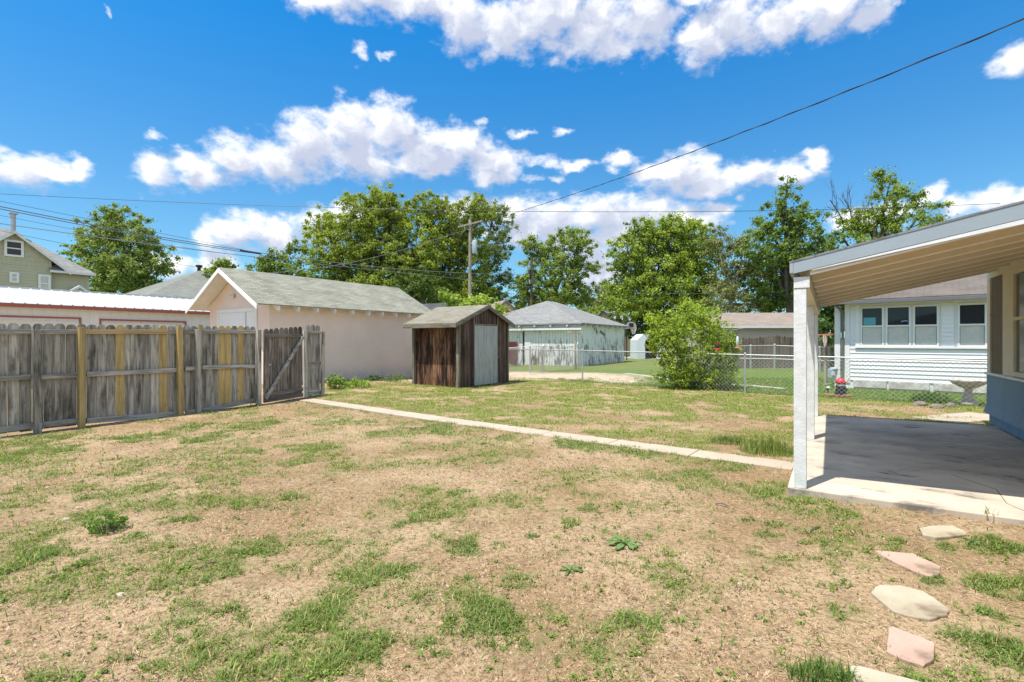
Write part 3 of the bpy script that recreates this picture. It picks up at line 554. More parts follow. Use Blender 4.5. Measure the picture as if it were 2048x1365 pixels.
tree('broadleaf_tree', 'tall pointed dark green tree behind the left end of the patio roof', [(1578,372,18,22),(1572,410,34,28),(1545,450,44,34),(1600,455,50,38),(1525,500,42,40),(1590,510,66,48),(1650,500,40,40),(1560,570,60,46),(1640,560,50,44),(1600,610,66,36)], 44, (1580, 0), (.07,.125,.03), (.13,.20,.045), .4, .2, 1.15)
tree('dead_tree', 'bare dead tree with brown branches between the pointed tree and the loose crown', [(1700,420,34,60),(1740,400,30,60),(1660,400,22,50),(1720,470,30,30)], 40, (1712, 0), DG, MG, .22, .2, .5, .7, bark=m_deadbr, bare=1.0)
tree('broadleaf_tree', 'loose light green tree crown above the middle of the patio roof', [(1762,350,16,14),(1775,400,34,32),(1745,450,44,36),(1800,440,44,34),(1850,410,34,24),(1850,450,30,20),(1770,490,60,32),(1720,500,40,34),(1700,450,30,30),(1825,395,26,22),(1780,365,24,20)], 38, (1745, 0), (.10,.16,.035), (.17,.24,.05), .3, .19, 1.0)
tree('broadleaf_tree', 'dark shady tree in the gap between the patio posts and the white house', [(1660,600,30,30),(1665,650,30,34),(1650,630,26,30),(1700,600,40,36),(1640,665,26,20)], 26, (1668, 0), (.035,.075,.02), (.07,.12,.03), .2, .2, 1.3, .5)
tree('small_tree', 'light leafy sapling between the shed roof and the crossarm pole base', [(905,597,28,14),(965,605,28,16),(935,612,44,14),(1000,620,20,12)], 33, (935, 0), (.12,.19,.03), (.20,.28,.05), .1, .2, 1.0, .5)
tree('small_tree', 'dark leafy tree behind the basketball hoop', [(1265,625,30,22),(1225,640,20,16),(1300,640,40,26),(1345,650,40,26),(1240,655,20,16),(1280,660,34,20)], 54, (1275, 0), (.05,.09,.025), (.10,.16,.035), .15, .21, 1.2, .7)
tree('small_tree', 'low yellow green tree behind the peeling barn roof', [(1050,625,40,16),(1130,600,40,14),(1190,625,30,14),(1090,610,40,14)], 66, (1060, 0), (.11,.17,.04), (.17,.23,.05), .12, .3, 1.0, .8)
tree('small_tree', 'dark green tree behind the far end of the garage roof', [(860,590,34,20),(800,590,40,24),(830,570,40,30),(640,590,40,24),(720,590,50,20)], 50, (840, 0), (.05,.09,.025), (.09,.14,.035), .15, .21, 1.2, .7)
tree('small_tree', 'low green treetops left of the pyramid roof, above the metal roof', [(285,585,30,14),(340,585,26,12),(200,585,30,12)], 52, (280, 0), (.07,.12,.03), (.12,.18,.05), .12, .28, 1.0, .7)
def shrub():
    b = W(1388, 0, 16.2); b.z = 0; t = thing('shrub', 'large bright green leafy shrub growing through the chain-link fence', 'shrub', b); st = MB(); Cs = []; Rs = []; cols = []
    L = [(1385,625,34,26),(1340,650,36,30),(1420,650,44,34),(1370,665,60,40),(1330,690,38,34),(1440,690,38,36),(1385,710,70,40),(1460,705,24,26),(1350,745,44,28),(1420,745,54,34),(1390,762,60,22),(1310,668,20,20),(1465,735,20,14),(1300,640,14,12),(1445,765,34,16)]
    for px, py, rx, ry in L:
        c = W(px, py, 16.2) - b; rX = rx * .0162; rZ = ry * .0162
        for _ in range(int(55 * rX * rZ / .25) + 6):
            d = Vector((random.gauss(0, 1), random.gauss(0, 1), random.gauss(0, 1))).normalized(); r = random.random() ** .4
            p = c + Vector((d.x * rX * r, d.y * .8 * rX * r, d.z * rZ * r))
            if p.z < .03: p.z = .05 + random.random() * .1
            Cs.append(p); Rs.append(.16 * random.uniform(.6, 1.3)); f = random.random(); hi = min(1, max(0, p.z / 2.2)); lo_, hi_ = (.07, .12, .03), (.25, .34, .05)
            cols.append([(lo_[k] + (hi_[k] - lo_[k]) * (.35 + .65 * f)) * (.9 + .1 * hi) for k in range(3)])
    for _ in range(46):
        a = random.random() * 6.28; o = Vector((math.cos(a), math.sin(a) * .8, 0)); e = random.choice(Cs); s = o * random.uniform(.1, .75)
        st.tube(curve_pts(s, e, 4, .05), [.018, .014, .011, .008, .004], 5, False)
    st.build('stem', m_bark, t, sm=True); leaf_cloud('foliage', np.array([tuple(p) for p in Cs]), np.array(Rs), 34, .062, cols, m_leaf, t, .9, .3)
shrub()
def clump_plant(name, label, px, py, w, h, n, c1, c2, leaf=.03, cat='weed', group=None, grassy=False):
    b = G(px, py); t = thing(name, label, cat, b, 0, group)
    if grassy:
        N = n; r = w / 2 * RNG.random(N) ** .62; a = RNG.random(N) * 6.28; X = r * np.cos(a); Y = r * np.sin(a) * .8; L = h * (.35 + .75 * RNG.random(N)) * (1.15 - .75 * (r / (w / 2)) ** 2); le = R(8) + R(32) * RNG.random(N) ** 1.5; h_ = RNG.random(N) * 6.28
        dx, dy = np.cos(h_), np.sin(h_); wd = (.004 + .0006 * b.y) * (.7 + .6 * RNG.random(N)); V = np.empty((N, 5, 3), np.float32); qx, qy = -dy * wd / 2, dx * wd / 2
        V[:, 0] = np.stack([X - qx, Y - qy, 0 * X - .01], -1); V[:, 1] = np.stack([X + qx, Y + qy, 0 * X - .01], -1); mx, my, mz = X + dx * L * np.sin(le) * .4, Y + dy * L * np.sin(le) * .4, L * np.cos(le) * .62
        V[:, 2] = np.stack([mx - qx * .8, my - qy * .8, mz], -1); V[:, 3] = np.stack([mx + qx * .8, my + qy * .8, mz], -1); V[:, 4] = np.stack([X + dx * L * np.sin(le), Y + dy * L * np.sin(le), L * np.cos(le)], -1)
        k = np.arange(N)[:, None] * 5; T = np.concatenate([k + [0, 1, 3], k + [0, 3, 2], k + [2, 3, 4]], 1).reshape(-1, 3); me = raw_mesh('blades', V.reshape(-1, 3), T, 3)
        f = RNG.random(N)[:, None]; paint(me, 'tint', np.repeat(np.array(c1) * (1 - f) + np.array(c2) * f, 5, 0)); link_mesh('blades', me, m_grass, t)
    else:
        Cs = []; cols = []; st = MB()
        for _ in range(n):
            a = random.random() * 6.28; r = w / 2 * random.random() ** .5; z = h * (.15 + .85 * random.random() * (1 - .5 * (r / (w / 2)) ** 2)); Cs.append((math.cos(a) * r, math.sin(a) * r, z)); f = random.random(); cols.append([c1[k] * (1 - f) + c2[k] * f for k in range(3)])
            if random.random() < .5: st.tube([(math.cos(a) * r * .3, math.sin(a) * r * .3, -.01), Cs[-1]], [.004, .002], 3, False)
        st.build('stem', m_bark, t); leaf_cloud('leaves', np.array(Cs), np.full(len(Cs), max(.03, w * .09)), 12, leaf, cols, m_leaf, t, .8, .6)
    return t
BG, BD = (.16, .26, .04), (.09, .16, .03)
clump_plant('weed', 'bushy pale green weed at the foot of the peach garage wall beside the fence end', 672, 778, .55, .5, 70, BG, BD, .06)
clump_plant('weed', 'low bright green weeds along the peach garage wall', 712, 775, .9, .3, 80, (.18, .30, .04), BD, .05)
clump_plant('weed', 'dark narrow weeds under the far half of the peach garage wall', 775, 762, 1.5, .22, 80, BD, (.05, .1, .02), .05)
clump_plant('weed', 'bright green ferny weed standing alone in the left foreground yard', 212, 1064, .26, .15, 60, (.10, .19, .03), (.06, .13, .02), .022)
clump_plant('tall_grass', 'tall seeding grass beside the patio corner post', 1538, 905, .8, .25, 800, (.15, .23, .05), (.30, .34, .10), cat='grass clump', grassy=True)
clump_plant('tall_grass', 'shorter grass clump left of the tall grass by the patio', 1462, 885, .7, .12, 500, (.11, .18, .05), (.22, .28, .08), cat='grass clump', grassy=True)
clump_plant('tall_grass', 'dark green grass tuft in the foreground beside the nearest buff stone', 1650, 1366, .34, .12, 150, (.06, .13, .03), (.12, .21, .04), cat='grass clump', grassy=True)
clump_plant('tall_grass', 'small dark grass tuft at the bottom edge left of the foreground tuft', 1600, 1362, .12, .10, 40, (.06, .13, .03), (.12, .21, .04), cat='grass clump', grassy=True)
clump_plant('tall_grass', 'low leafy growth among the brown rocks near the birdbath', 1862, 806, 1.0, .35, 900, (.10, .20, .03), (.17, .28, .05), cat='plant', grassy=True)
clump_plant('tall_grass', 'thin dry grass stalks at the patio slab front edge', 1978, 1040, .14, .14, 26, (.20, .22, .08), (.35, .30, .15), cat='grass clump', grassy=True)
def rosette(px, py, r, n, label):
    b = G(px, py); t = MB()
    for i in range(n):
        a = i * 2.4 + random.uniform(-.2, .2); L = r * random.uniform(.6, 1.1); d = Vector((math.cos(a), math.sin(a), 0)); s = Vector((-d.y, d.x, 0)); pr = [(0, .1, .01), (.3, .45, .35), (.6, .7, .42), (.85, .55, .3), (1, .05, .12)]; vs = []
        for u, w_, z in pr: c = d * (u * L) + Vector((0, 0, z * r * .35)); ww = s * (w_ * L * .20 * random.uniform(.5, 1.4)); vs += [c - ww + Vector((0, 0, .006)), c, c + ww + Vector((0, 0, .006))]
        t.add([v + Vector((random.uniform(-1, 1), random.uniform(-1, 1), random.uniform(-.5, .8))) * r * .05 for v in vs], [(k*3+j, k*3+j+1, k*3+j+4, k*3+j+3) for k in range(4) for j in range(2)])
    o = t.build('broadleaf_weed', m_weed, None, b, uv=False); tag(o, label, 'weed', 'broad leafed weeds in the bare yard')
m_weed = dirty('weed_leaf', (.14, .22, .06), (.09, .15, .04), 30, .8, .6)
rosette(1251, 1090, .15, 11, 'large flat broad-leafed weed in the bare soil right of centre')
rosette(1141, 1143, .09, 9, 'small broad-leafed weed below and left of the large flat weed')
rosette(1062, 1074, .08, 8, 'small broad-leafed weed above the green patches in the centre yard')
rosette(1945, 1085, .07, 8, 'small broad-leafed weed at the edge of the farthest buff stone')
for a, b_, lab in (((395,1142),(433,1128),'reddish brown twig lying among grass in the left foreground'), ((1612,1070),(1642,1056),'pale twig on the soil left of the stepping stones'), ((1432,1010),(1462,1018),'short dark twig on bare ground left of the patio')):
    p, q = G(*a), G(*b_); p.z += .012; q.z += .016; m_ = (p + q) / 2 + Vector((.01, .01, .01))
    tag(MB().tube([(0,0,0), m_ - p, q - p], [.006, .005, .003], 6).build('twig', m_deadbr, None, p), lab, 'twig')

# ------------------------------------------------------------------ building helpers
def lap(mb, o, a, n, L, z0, z1, h=.12, d=.014):
    o = Vector(o); a = Vector(a); n = Vector(n); z = z0
    while z < z1 - 1e-4:
        t = min(z + h, z1); p = o + Vector((0, 0, z)); q = o + Vector((0, 0, t)); A = a * L
        mb.add([p + n*d, p + n*d + A, q + A + n*.001, q + n*.001, p, p + A], [(0,1,2,3), (4,5,1,0)]); z = t
    return mb
def ribs(mb, o, a, s, L, S, pitch=.2, w=.03, h=.018):
    """raised ribs running along s, repeated along a"""
    o, a, s = Vector(o), Vector(a).normalized(), Vector(s).normalized(); n = a.cross(s).normalized(); k = pitch / 2
    while k < L:
        p = o + a * k; q = p + s * S; mb.add([p - a*w, p + a*w, p + n*h - a*w*.4, p + n*h + a*w*.4, q - a*w, q + a*w, q + n*h - a*w*.4, q + n*h + a*w*.4], [(0,2,6,4), (2,3,7,6), (3,1,5,7), (0,1,3,2)]); k += pitch
    return mb
def window(parent, x0, x1, z0, z1, ax='x', pl=0, out=-1, fw=.07, mf=None, mg=None, mid=None, midw=.04, low=None, dep=.05, name='window'):
    """window in the plane y=pl (ax x) or x=pl (ax y); out = sign of the outward normal"""
    mf = mf or m_whitebright; mg = mg or m_glass; f = MB(); a, b = sorted((pl + out * .004, pl + out * dep)); g0, g1 = sorted((pl + out * .006, pl + out * .012))
    def bx(mb, u0, u1, w0, w1, p, q): return mb.box(u0, u1, p, q, w0, w1) if ax == 'x' else mb.box(p, q, u0, u1, w0, w1)
    bx(f, x0, x1, z1 - fw, z1, a, b); bx(f, x0, x1, z0, z0 + fw, a, b); bx(f, x0, x0 + fw, z0 + fw, z1 - fw, a, b); bx(f, x1 - fw, x1, z0 + fw, z1 - fw, a, b)
    if mid: bx(f, x0 + fw, x1 - fw, mid - midw / 2, mid + midw / 2, a, b - out * 0 if out > 0 else b)
    w = f.build(name, mf, parent); bx(MB(), x0 + fw, x1 - fw, z0 + fw, z1 - fw, g0, g1).build('pane', mg, w)
    if low: 
        e0, e1 = sorted((pl + out * .0145, pl + out * .017)); bx(MB(), x0 + fw + .01, x1 - fw - .01, z0 + fw + .005, (mid or z1) - midw / 2 - .005, e0, e1).build('curtain', low, w)
    return w

# ------------------------------------------------------------------ patio, path, stepping stones
PF = Frame((2.86, 4.96, .1), R(-32.45)); pth = PF.th
o = MB().box(-.108, 2.62, -.07, 5.85, -.16, 0).build('patio', m_slab, None, PF.o, pth, .008); tag(o, kind='structure')
cr = MB()
for a, b in (((1.36, 1.42), (1.62, .93)), ((1.62, .93), (1.58, .42)), ((1.58, .42), (1.74, -.06))): cr.beam((a[0], a[1], .0006), (b[0], b[1], .0006), .005, .002)
tag(cr.build('patio_crack', m_dk, None, PF.o, pth), kind='structure')
def path():
    d = (PB - PA); L = np.linalg.norm(d); th = math.atan2(d[1], d[0]); n = 9
    z0 = float(terr(*PA)) + .018; z1 = .02
    mb = MB()
    for i in range(n):
        a, b = L * i / n + .006, L * (i + 1) / n - .006; za = z0 + (z1 - z0) * min(1, a / 5) ; zb = z0 + (z1 - z0) * min(1, b / 5)
        K = 8; vs = []
        for k in range(K + 1):
            u = a + (b - a) * k / K; zz = za + (zb - za) * k / K
            e0 = .215 + .03 * (vnoise(np.array(u * 3.1), np.array(2.2)) - .5) + random.uniform(-.006, .006); e1 = .215 + .03 * (vnoise(np.array(u * 2.7), np.array(9.2)) - .5) + random.uniform(-.006, .006)
            vs += [(u, -e0, zz - .1), (u, -e0, zz), (u, e1, zz), (u, e1, zz - .1)]
        mb.add(vs, [(4*k+p, 4*k+4+p, 4*k+4+(p+1)%4, 4*k+(p+1)%4) for k in range(K) for p in range(4)] + [(0,1,2,3), (4*K+3,4*K+2,4*K+1,4*K)])
    tag(mb.build('path', m_path, None, (PA[0], PA[1], 0), th, .006), kind='structure')
path()
LBL = ['buff angular stepping stone farthest up, nearest the patio slab', 'pink chipped stepping stone between the two buff ones', 'large buff oval stepping stone between the two pink ones', 'pink squarish stepping stone nearest the bottom of the photo', 'buff stepping stone cut off by the bottom edge beside the dark grass']
for i, q in enumerate(STPX):
    pts = [G(*p, .02) for p in q]; c = sum(pts, Vector()) / len(pts); fine = []
    for k in range(len(pts)):
        a, b = pts[k] - c, pts[(k+1) % len(pts)] - c
        for s in range(3): p = a.lerp(b, s / 3); fine.append(p * (1 + random.uniform(-.05, .015)))
    fine = [Vector((p.x, p.y, -.035)) for p in fine]
    if sum(fine[k].x * fine[(k+1) % len(fine)].y - fine[k].y * fine[(k+1) % len(fine)].x for k in range(len(fine))) < 0: fine.reverse()
    c.z = float(terr(c.x, c.y)) + .002; tag(MB().ext(fine, (0, 0, .05)).build('stepping_stone', m_stonepink if i in (1, 3) else m_stone, None, c, 0, .007), LBL[i], 'stepping stone', 'stepping stones from the patio')

# ------------------------------------------------------------------ patio cover and own house
pc = thing('patio_cover', 'sloping white and blue-grey patio roof on three white posts at right', 'patio roof', PF.o, pth)
RZ = lambda x: 2.236 + .212 * (x + .09)      # roof top height over the slab (local z)
for y in (0, 2.93, 5.62): MB().box(-.055, .055, y - .05, y + .05, 0, 1.967).build('post', m_post, pc, bevel=.006)
MB().box(-.055, .083, -.052, 5.68, 1.969, 2.08).build('beam', m_creamlt, pc, bevel=.003)
MB().box(-.053, .081, -.056, -.0535, 1.972, 2.078).build('beam_end', m_post, pc, bevel=.002)
xe = 2.60; rf = MB(); rf.ext([(-.09,-.09,RZ(-.09)),(xe,-.09,RZ(xe)),(xe,-.09,RZ(xe)-.018),(-.09,-.09,RZ(-.09)-.018)], (0, 5.94, 0)); rf.build('roof', m_sh_grey, pc)
dk = MB().ext([(-.05,-.06,RZ(-.05)-.0185),(xe,-.06,RZ(xe)-.0185),(xe,-.06,RZ(xe)-.034),(-.05,-.06,RZ(-.05)-.034)], (0, 5.88, 0)); dk.build('roof_deck', m_cream, pc)
MB().box(-.088, -.058, -.088, 5.84, RZ(-.09)-.115, RZ(-.09)-.02).build('eave_fascia', m_fascia, pc)
MB().ext([(-.056,-.086,RZ(-.056)-.02),(xe,-.086,RZ(xe)-.02),(xe,-.086,RZ(xe)-.158),(-.056,-.086,RZ(-.056)-.13)], (0, .026, 0)).build('rake_fascia', m_fascia, pc)
MB().ext([(.10,-.084,RZ(.10)-.138),(xe,-.084,RZ(xe)-.159),(xe,-.084,RZ(xe)-.222),(.10,-.084,RZ(.10)-.143)], (0, .02, 0)).build('rake_trim', m_whitebright, pc)
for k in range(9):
    y = -.058 + k * .705; MB().ext([(.085,y-.002,RZ(.085)-.1655),(xe,y-.002,RZ(xe)-.1805),(xe,y-.002,RZ(xe)-.194),(.085,y-.002,RZ(.085)-.179)], (0, .044, 0)).build('rafter_bounce_edge', m_whitebright, pc); MB().ext([(.084,y,RZ(.084)-.035),(xe,y,RZ(xe)-.035),(xe,y,RZ(xe)-.18),(.084,y,RZ(.084)-.165)], (0, .04, 0)).build('rafter', m_cream, pc, bevel=.002)  # pale strips under the rafters: sunlight bounced off the slab, put into colour
HX = 2.612; HY = 6.17
hs = thing('house', 'blue stucco house with cream framed porch windows beside the patio', 'house', PF.o, pth)
MB().box(HX, 7.5, -5, HY, .86, 3.2).box(HX + .06, 7.5, -5, HY - .05, -.4, .16).build('wall', m_creamlt, hs)
st = MB(); st.ext([(HX-.005,HY+.005,.20),(HX-.005,HY+.005,.858),(HX-.005,-5,.858),(HX-.005,-5,.20)], (-.03, 0, 0)); st.box(HX-.035, 7.5, HY + .006, HY + .03, .20, .858)
st.add([(HX-.035,HY+.03,.34),(HX-.035,-5,.34),(HX-.075,-5,.20),(HX-.075,HY+.06,.20),(HX,-5,.20),(HX,HY+.03,.20)], [(0,1,2,3),(3,2,4,5)]); st.build('stucco_skirt', m_blue, hs)
bl = MB(); y = HY - .02; k = 0
while y > -4.5: bl.box(HX - .012, HX + .055, y - .395, y, .012, .198); y -= .402; k += 1
bl.build('block_base', m_bluedk, hs, bevel=.012)
sz = PF.ony(1979.5, 745, HX)[1]; SZ = sz if .7 < sz < 1.1 else .9
MB().box(HX - .07, HX + .1, -5, HY + .03, SZ - .035, SZ + .005).build('sill', m_white, hs, bevel=.004)
def yl(px): return PF.ony(px, None, HX)
y1, y2, y3, y4 = yl(1985), yl(2011), yl(2024), yl(2032)
hz = 2.62
MB().box(HX - .03, HX - .002, -5, HY, hz - .09, hz + .12).build('header_trim', m_creamlt, hs)
MB().box(HX - .035, HX - .002, y1, HY, SZ + .006, hz - .091).box(HX - .035, HX - .002, y4, y2, SZ + .006, hz - .091).build('trim', m_creamlt, hs, bevel=.003)
MB().box(HX - .012, HX - .004, y2 + .003, y1 - .003, SZ + .006, hz - .092).box(HX - .02, HX - .013, y2 + .003, y1 - .003, SZ + .98, SZ + 1.01).build('screen', m_screen, hs)
window(hs, y4 - 1.0, y4 - .005, SZ + .02, hz - .1, 'y', HX, -1, .07, m_creamlt, m_glassg, SZ + .88, .05, dep=.045)
window(hs, y4 - 2.2, y4 - 1.1, SZ + .02, hz - .1, 'y', HX, -1, .07, m_creamlt, m_glassg, SZ + .88, .05, dep=.045)
MB().ext([(HX-.3,-5.2,2.93),(5.1,-5.2,3.38),(7.8,-5.2,2.93),(7.8,-5.2,2.88),(5.1,-5.2,3.32),(HX-.3,-5.2,2.88)], (0, 11.4, 0)).build('roof', m_sh_grey, hs)

# ------------------------------------------------------------------ wooden fence and gate
fa, fb = Vector((-8.02, 8.45, 0)), Vector((-6.05, 11.9, 0)); fth = math.atan2(fb.y - fa.y, fb.x - fa.x); FL = (fb - fa).length
FF = Frame((fa.x, fa.y, 0), fth)
wf = thing('wooden_fence', 'weathered grey dog-eared picket fence with a few new yellow boards', 'fence', FF.o, fth)
gz = lambda x: float(terr(*FF.w(x, 0).xy))
def picket(x, w, z0, z1, m, parent, y=.0, name='picket', tilt=0):
    e = .035; pts = [(x-w/2, y, z0), (x+w/2, y, z0), (x+w/2+tilt, y, z1-.05), (x+w/2-e*.45+tilt, y, z1-.018), (x+w/2-e*1.2+tilt, y, z1), (x-w/2+e*1.2+tilt, y, z1), (x-w/2+e*.45+tilt, y, z1-.018), (x-w/2+tilt, y, z1-.05)]
    return MB().ext(pts, (0, .018, 0)).build(name, m, parent)
yel = [FF.onx(p) for p in (233, 326, 440, 454.5, 483)]; x = -.95; 
while x < FL - .06:
    w = random.uniform(.140, .149); new = any(abs(x + w/2 - q) < .077 for q in yel)
    g = gz(x); top = 1.845 + (x / FL) * .055 + random.uniform(-.012, .008); picket(x + w/2, w - (.001 if random.random() < .55 else .011), g + random.uniform(.03, .06), top, m_newwood if new else m_fence, wf, .0, tilt=random.uniform(-.006, .006)); x += w + .003
def rail(px0, px1, z0, z1, m, parent, fr=FF, y=-.039, h=.085, name='rail'):
    a = fr.onx(px0) if px0 > -900 else -.95; b = fr.onx(px1); return MB().beam((a, y, z0), (b, y, z1), .036, h).build(name, m, parent, bevel=.003)
zt = 1.70; zr = lambda px, py: FF.onx(px, py)[1]
for p0, p1, m in ((-999, 72, m_fence_h), (80, 157, m_fence_h), (171, 334, m_newwood_h), (334.3, 391, m_fence_h), (402, 512, m_fence_h)):
    rail(p0, p1, zr(max(p0, 0), 664), zr(p1, 664), m, wf)
for p0, p1, a, b in ((-999, 72, 758, 753), (80, 157, 755, 750), (171, 355, 749, 740), (368, 391, 738, 737), (402, 512, 735, 733)): rail(p0, p1, zr(max(p0, 0), a), zr(p1, b), m_fence_h, wf)
for p0, p1, a, b in ((-999, 72, 861, 850), (80, 157, 850, 841), (171, 355, 842, 828), (368, 391, 826, 823), (402, 512, 821, 800)): rail(p0, p1, zr(max(p0, 0), a), zr(p1, b), m_fence_h, wf, h=.10)
for px, m, ztop, tl in ((75, m_fence, 659, -.02), (163, m_newwood, 655, 0), (361, m_newwood, 653, -.025), (397, m_fence, 659, -.012), (517, m_fence, 660, 0)):
    x = FF.onx(px, None, -.1); zz = FF.onx(px, ztop, -.1)[1]; g = gz(x) - .1
    MB().beam((x, -.104, g), (x + tl, -.104, zz), .09, .09, (0, 1, 0)).build('post', m, wf, bevel=.004)
p = FF.onx(397); MB().box(p - .035, p + .055, -.06, -.042, 1.78, 1.9).build('cap_board', m_newwood, wf)
MB().tube([(FF.onx(510), -.06, 1.28), (FF.onx(510), -.06, .95)], .006, 6).build('hanging_rod', m_white, wf)
# gate
gA = FF.w(FL + .02, -.10); gB = G(611, 794.5); gth = math.atan2(gB.y - gA.y, gB.x - gA.x); GF = Frame((gA.x, gA.y, float(terr(gA.x, gA.y))), gth); GL = (gB.xy - gA.xy).length
gt = thing('wooden_gate', 'dark weathered plank gate with diagonal brace beside the fence', 'gate', GF.o, gth); x0 = .07; n = 8; w = (GL - .12 - x0) / n
for i in range(n): picket(x0 + w * (i + .5), w - random.uniform(.012, .022), .06, 1.80 + random.uniform(-.01, .01) + .012 * i, m_gate, gt, 0, tilt=random.uniform(-.004, .004))
for za, zb, h in ((1.64, 1.65, .09), (.215, .245, .10), (.085, .10, .10)): MB().beam((x0 - .01, -.02, za), (GL - .125, -.02, zb), .036, h).build('rail', m_gate_h, gt, bevel=.003)
MB().beam((x0 + .01, -.056, .13), (GL - .15, -.056, 1.62), .034, .085).build('brace', m_fence_h, gt, bevel=.003)
MB().box(x0 + .1, x0 + .16, -.075, -.04, .92, .96).build('latch', m_galv, gt)
# short fence end beside gate
e1 = G(611, 794.5); e2 = G(645, 792); eth = math.atan2(e2.y - e1.y, e2.x - e1.x); EF = Frame((e1.x, e1.y, e1.z), eth); EL = (e2 - e1).length
fe = thing('wooden_fence', 'short grey fence end between the gate and the last leaning post', 'fence', EF.o, eth)
for i in range(3): picket(.09 + .125 * i, .116, .06, EF.onx(630, 651, .06)[1] + (0, .015, .0)[i], m_fence, fe, .06)
MB().box(-.05, .045, -.05, .045, -.1, EF.onx(611, 661)[1]).build('post', m_fence, fe, bevel=.004)
MB().beam((EL, 0, -.1), (EL + .01, 0, EF.onx(645, 663)[1]), .085, .085, (0, 1, 0)).build('post', m_fence, fe, bevel=.004)
for z, h in ((EF.onx(630, 666)[1], .08), (EF.onx(630, 727)[1], .08), (.09, .13)): MB().box(.05, EL - .045, .018, .055, z - h / 2, z + h / 2).build('rail', m_fence_h, fe, bevel=.003)

# ------------------------------------------------------------------ peach garage
TH = R(-34.8); GR = Frame((-7.52, 15.5, .2), TH)
ga = thing('garage', 'peach stucco garage with sage grey gabled roof and white rafter tails', 'garage', GR.o, TH)
gw, gl = 3.87, 6.6; rzp = lambda x: 3.70 - .54 * abs(x + gw / 2)
wl = MB(); wl.ext([(-gw,0,-.5),(0,0,-.5),(0,0,rzp(0)-.05),(-gw/2,0,rzp(-gw/2)-.05),(-gw,0,rzp(-gw)-.05)], (0, gl, 0)); wl.build('wall', m_peach, ga)
def gable_roof(xl, xr, xm, zm, slope, y0, y1, t, top, under, par):
    zl, zr_ = zm - slope * (xm - xl), zm - slope * (xr - xm)
    r1 = MB().ext([(xm,y0,zm),(xr,y0,zr_),(xr,y0,zr_-t),(xm,y0,zm-t)], (0, y1-y0, 0)); r1.ext([(xl,y0,zl),(xm,y0,zm),(xm,y0,zm-t),(xl,y0,zl-t)], (0, y1-y0, 0)); o = r1.build('roof', top, par)
    u = MB().ext([(xm,y0+.01,zm-t-.001),(xr-.02,y0+.01,zr_-t-.001+slope*.02),(xr-.02,y0+.01,zr_-t-.02+slope*.02),(xm,y0+.01,zm-t-.02)], (0, y1-y0-.02, 0)).ext([(xl+.02,y0+.01,zl-t-.001+slope*.02),(xm,y0+.01,zm-t-.001),(xm,y0+.01,zm-t-.02),(xl+.02,y0+.01,zl-t-.02+slope*.02)], (0, y1-y0-.02, 0)).build('soffit', under, o); return zl, zr_, o
zl, zr_, gro = gable_roof(-gw-.40, .40, -gw/2, 3.73, .54, -.60, gl+.45, .025, m_sh_green, m_white, ga)
for s, xe_ in ((1, .41), (-1, -gw-.41)):
    zz = 3.73 - .54 * (gw/2 + .41); MB().ext([(-gw/2,-.625,3.70),(xe_,-.625,zz-.03),(xe_,-.625,zz-.17),(-gw/2,-.625,3.56)], (0, .024, 0)).build('bargeboard', m_whitebright, ga)
ys = [GR.ony(380 + q / 3.938, None, .35) for q in (695, 850, 1000, 1138, 1280, 1408, 1515, 1622, 1725)]
for y in ys + [ys[-1] + .62]:
    zq = lambda x: 3.73 - .54 * (x + gw/2) - .047
    for sx in (1,): MB().ext([(.0,y,zq(0)),(.385,y,zq(.385)),(.385,y,zq(.385)-.12),(.33,y,zq(.385)-.16),(.0,y,zq(0)-.20)], (0, .045, 0)).build('rafter_tail', m_whitebright, ga)
dx0, dx1 = GR.onx(436), GR.onx(515.5); dzt = GR.onx(475, 618)[1]
MB().box(dx0, dx1, -.04, -.003, dzt - .12, dzt).box(dx0, dx0 + .12, -.04, -.003, -.3, dzt - .121).box(dx1 - .12, dx1, -.04, -.003, -.3, dzt - .121).build('door_frame', m_whitebright, ga)
dr = MB(); dm = GR.onx(493); dr.box(dx0 + .122, dm - .02, -.02, -.003, -.2, dzt - .122).box(dm + .02, dx1 - .122, -.02, -.003, -.2, dzt - .122).build('door', m_whitebright, ga)
MB().box(dm - .018, dm + .018, -.015, -.002, -.2, dzt - .122).build('door_gap', m_dk, ga)
fx, fz = GR.onx(470, 592); fl = MB(); fl.lathe([(0.0, 0), (.07, .0), (.07, .02), (.03, .03)], (0, 0, 0), 12)
fo = MB().box(fx - .05, fx + .05, -.035, -.003, fz - .06, fz + .06).build('floodlight', m_galv, ga)
MB().tube([(fx, -.03, fz), (fx - .05, -.12, fz - .01), (fx - .10, -.19, fz - .03)], [.02, .03, .06], 10).build('lamp_head', m_whitebright, fo)
MB().tube([(fx, -.03, fz), (fx + .05, -.12, fz + .01), (fx + .02, -.19, fz - .02)], [.02, .03, .055], 10).build('lamp_head', m_whitebright, fo)
MB().tube([(-gw/2+.02,-.45,3.45),(-gw/2+.1,-.3,3.28),(-gw/2+.22,-.1,3.12),(-gw/2+.3,-.02,3.2)], .012, 5).build('cable_loop', m_cable, ga)
MB().lathe([(.04, 0), (.05, .12), (.06, .13), (.06, .16)], (-gw/2 - .4, 2.2, 3.40), 10).build('roof_vent', m_galv, ga)

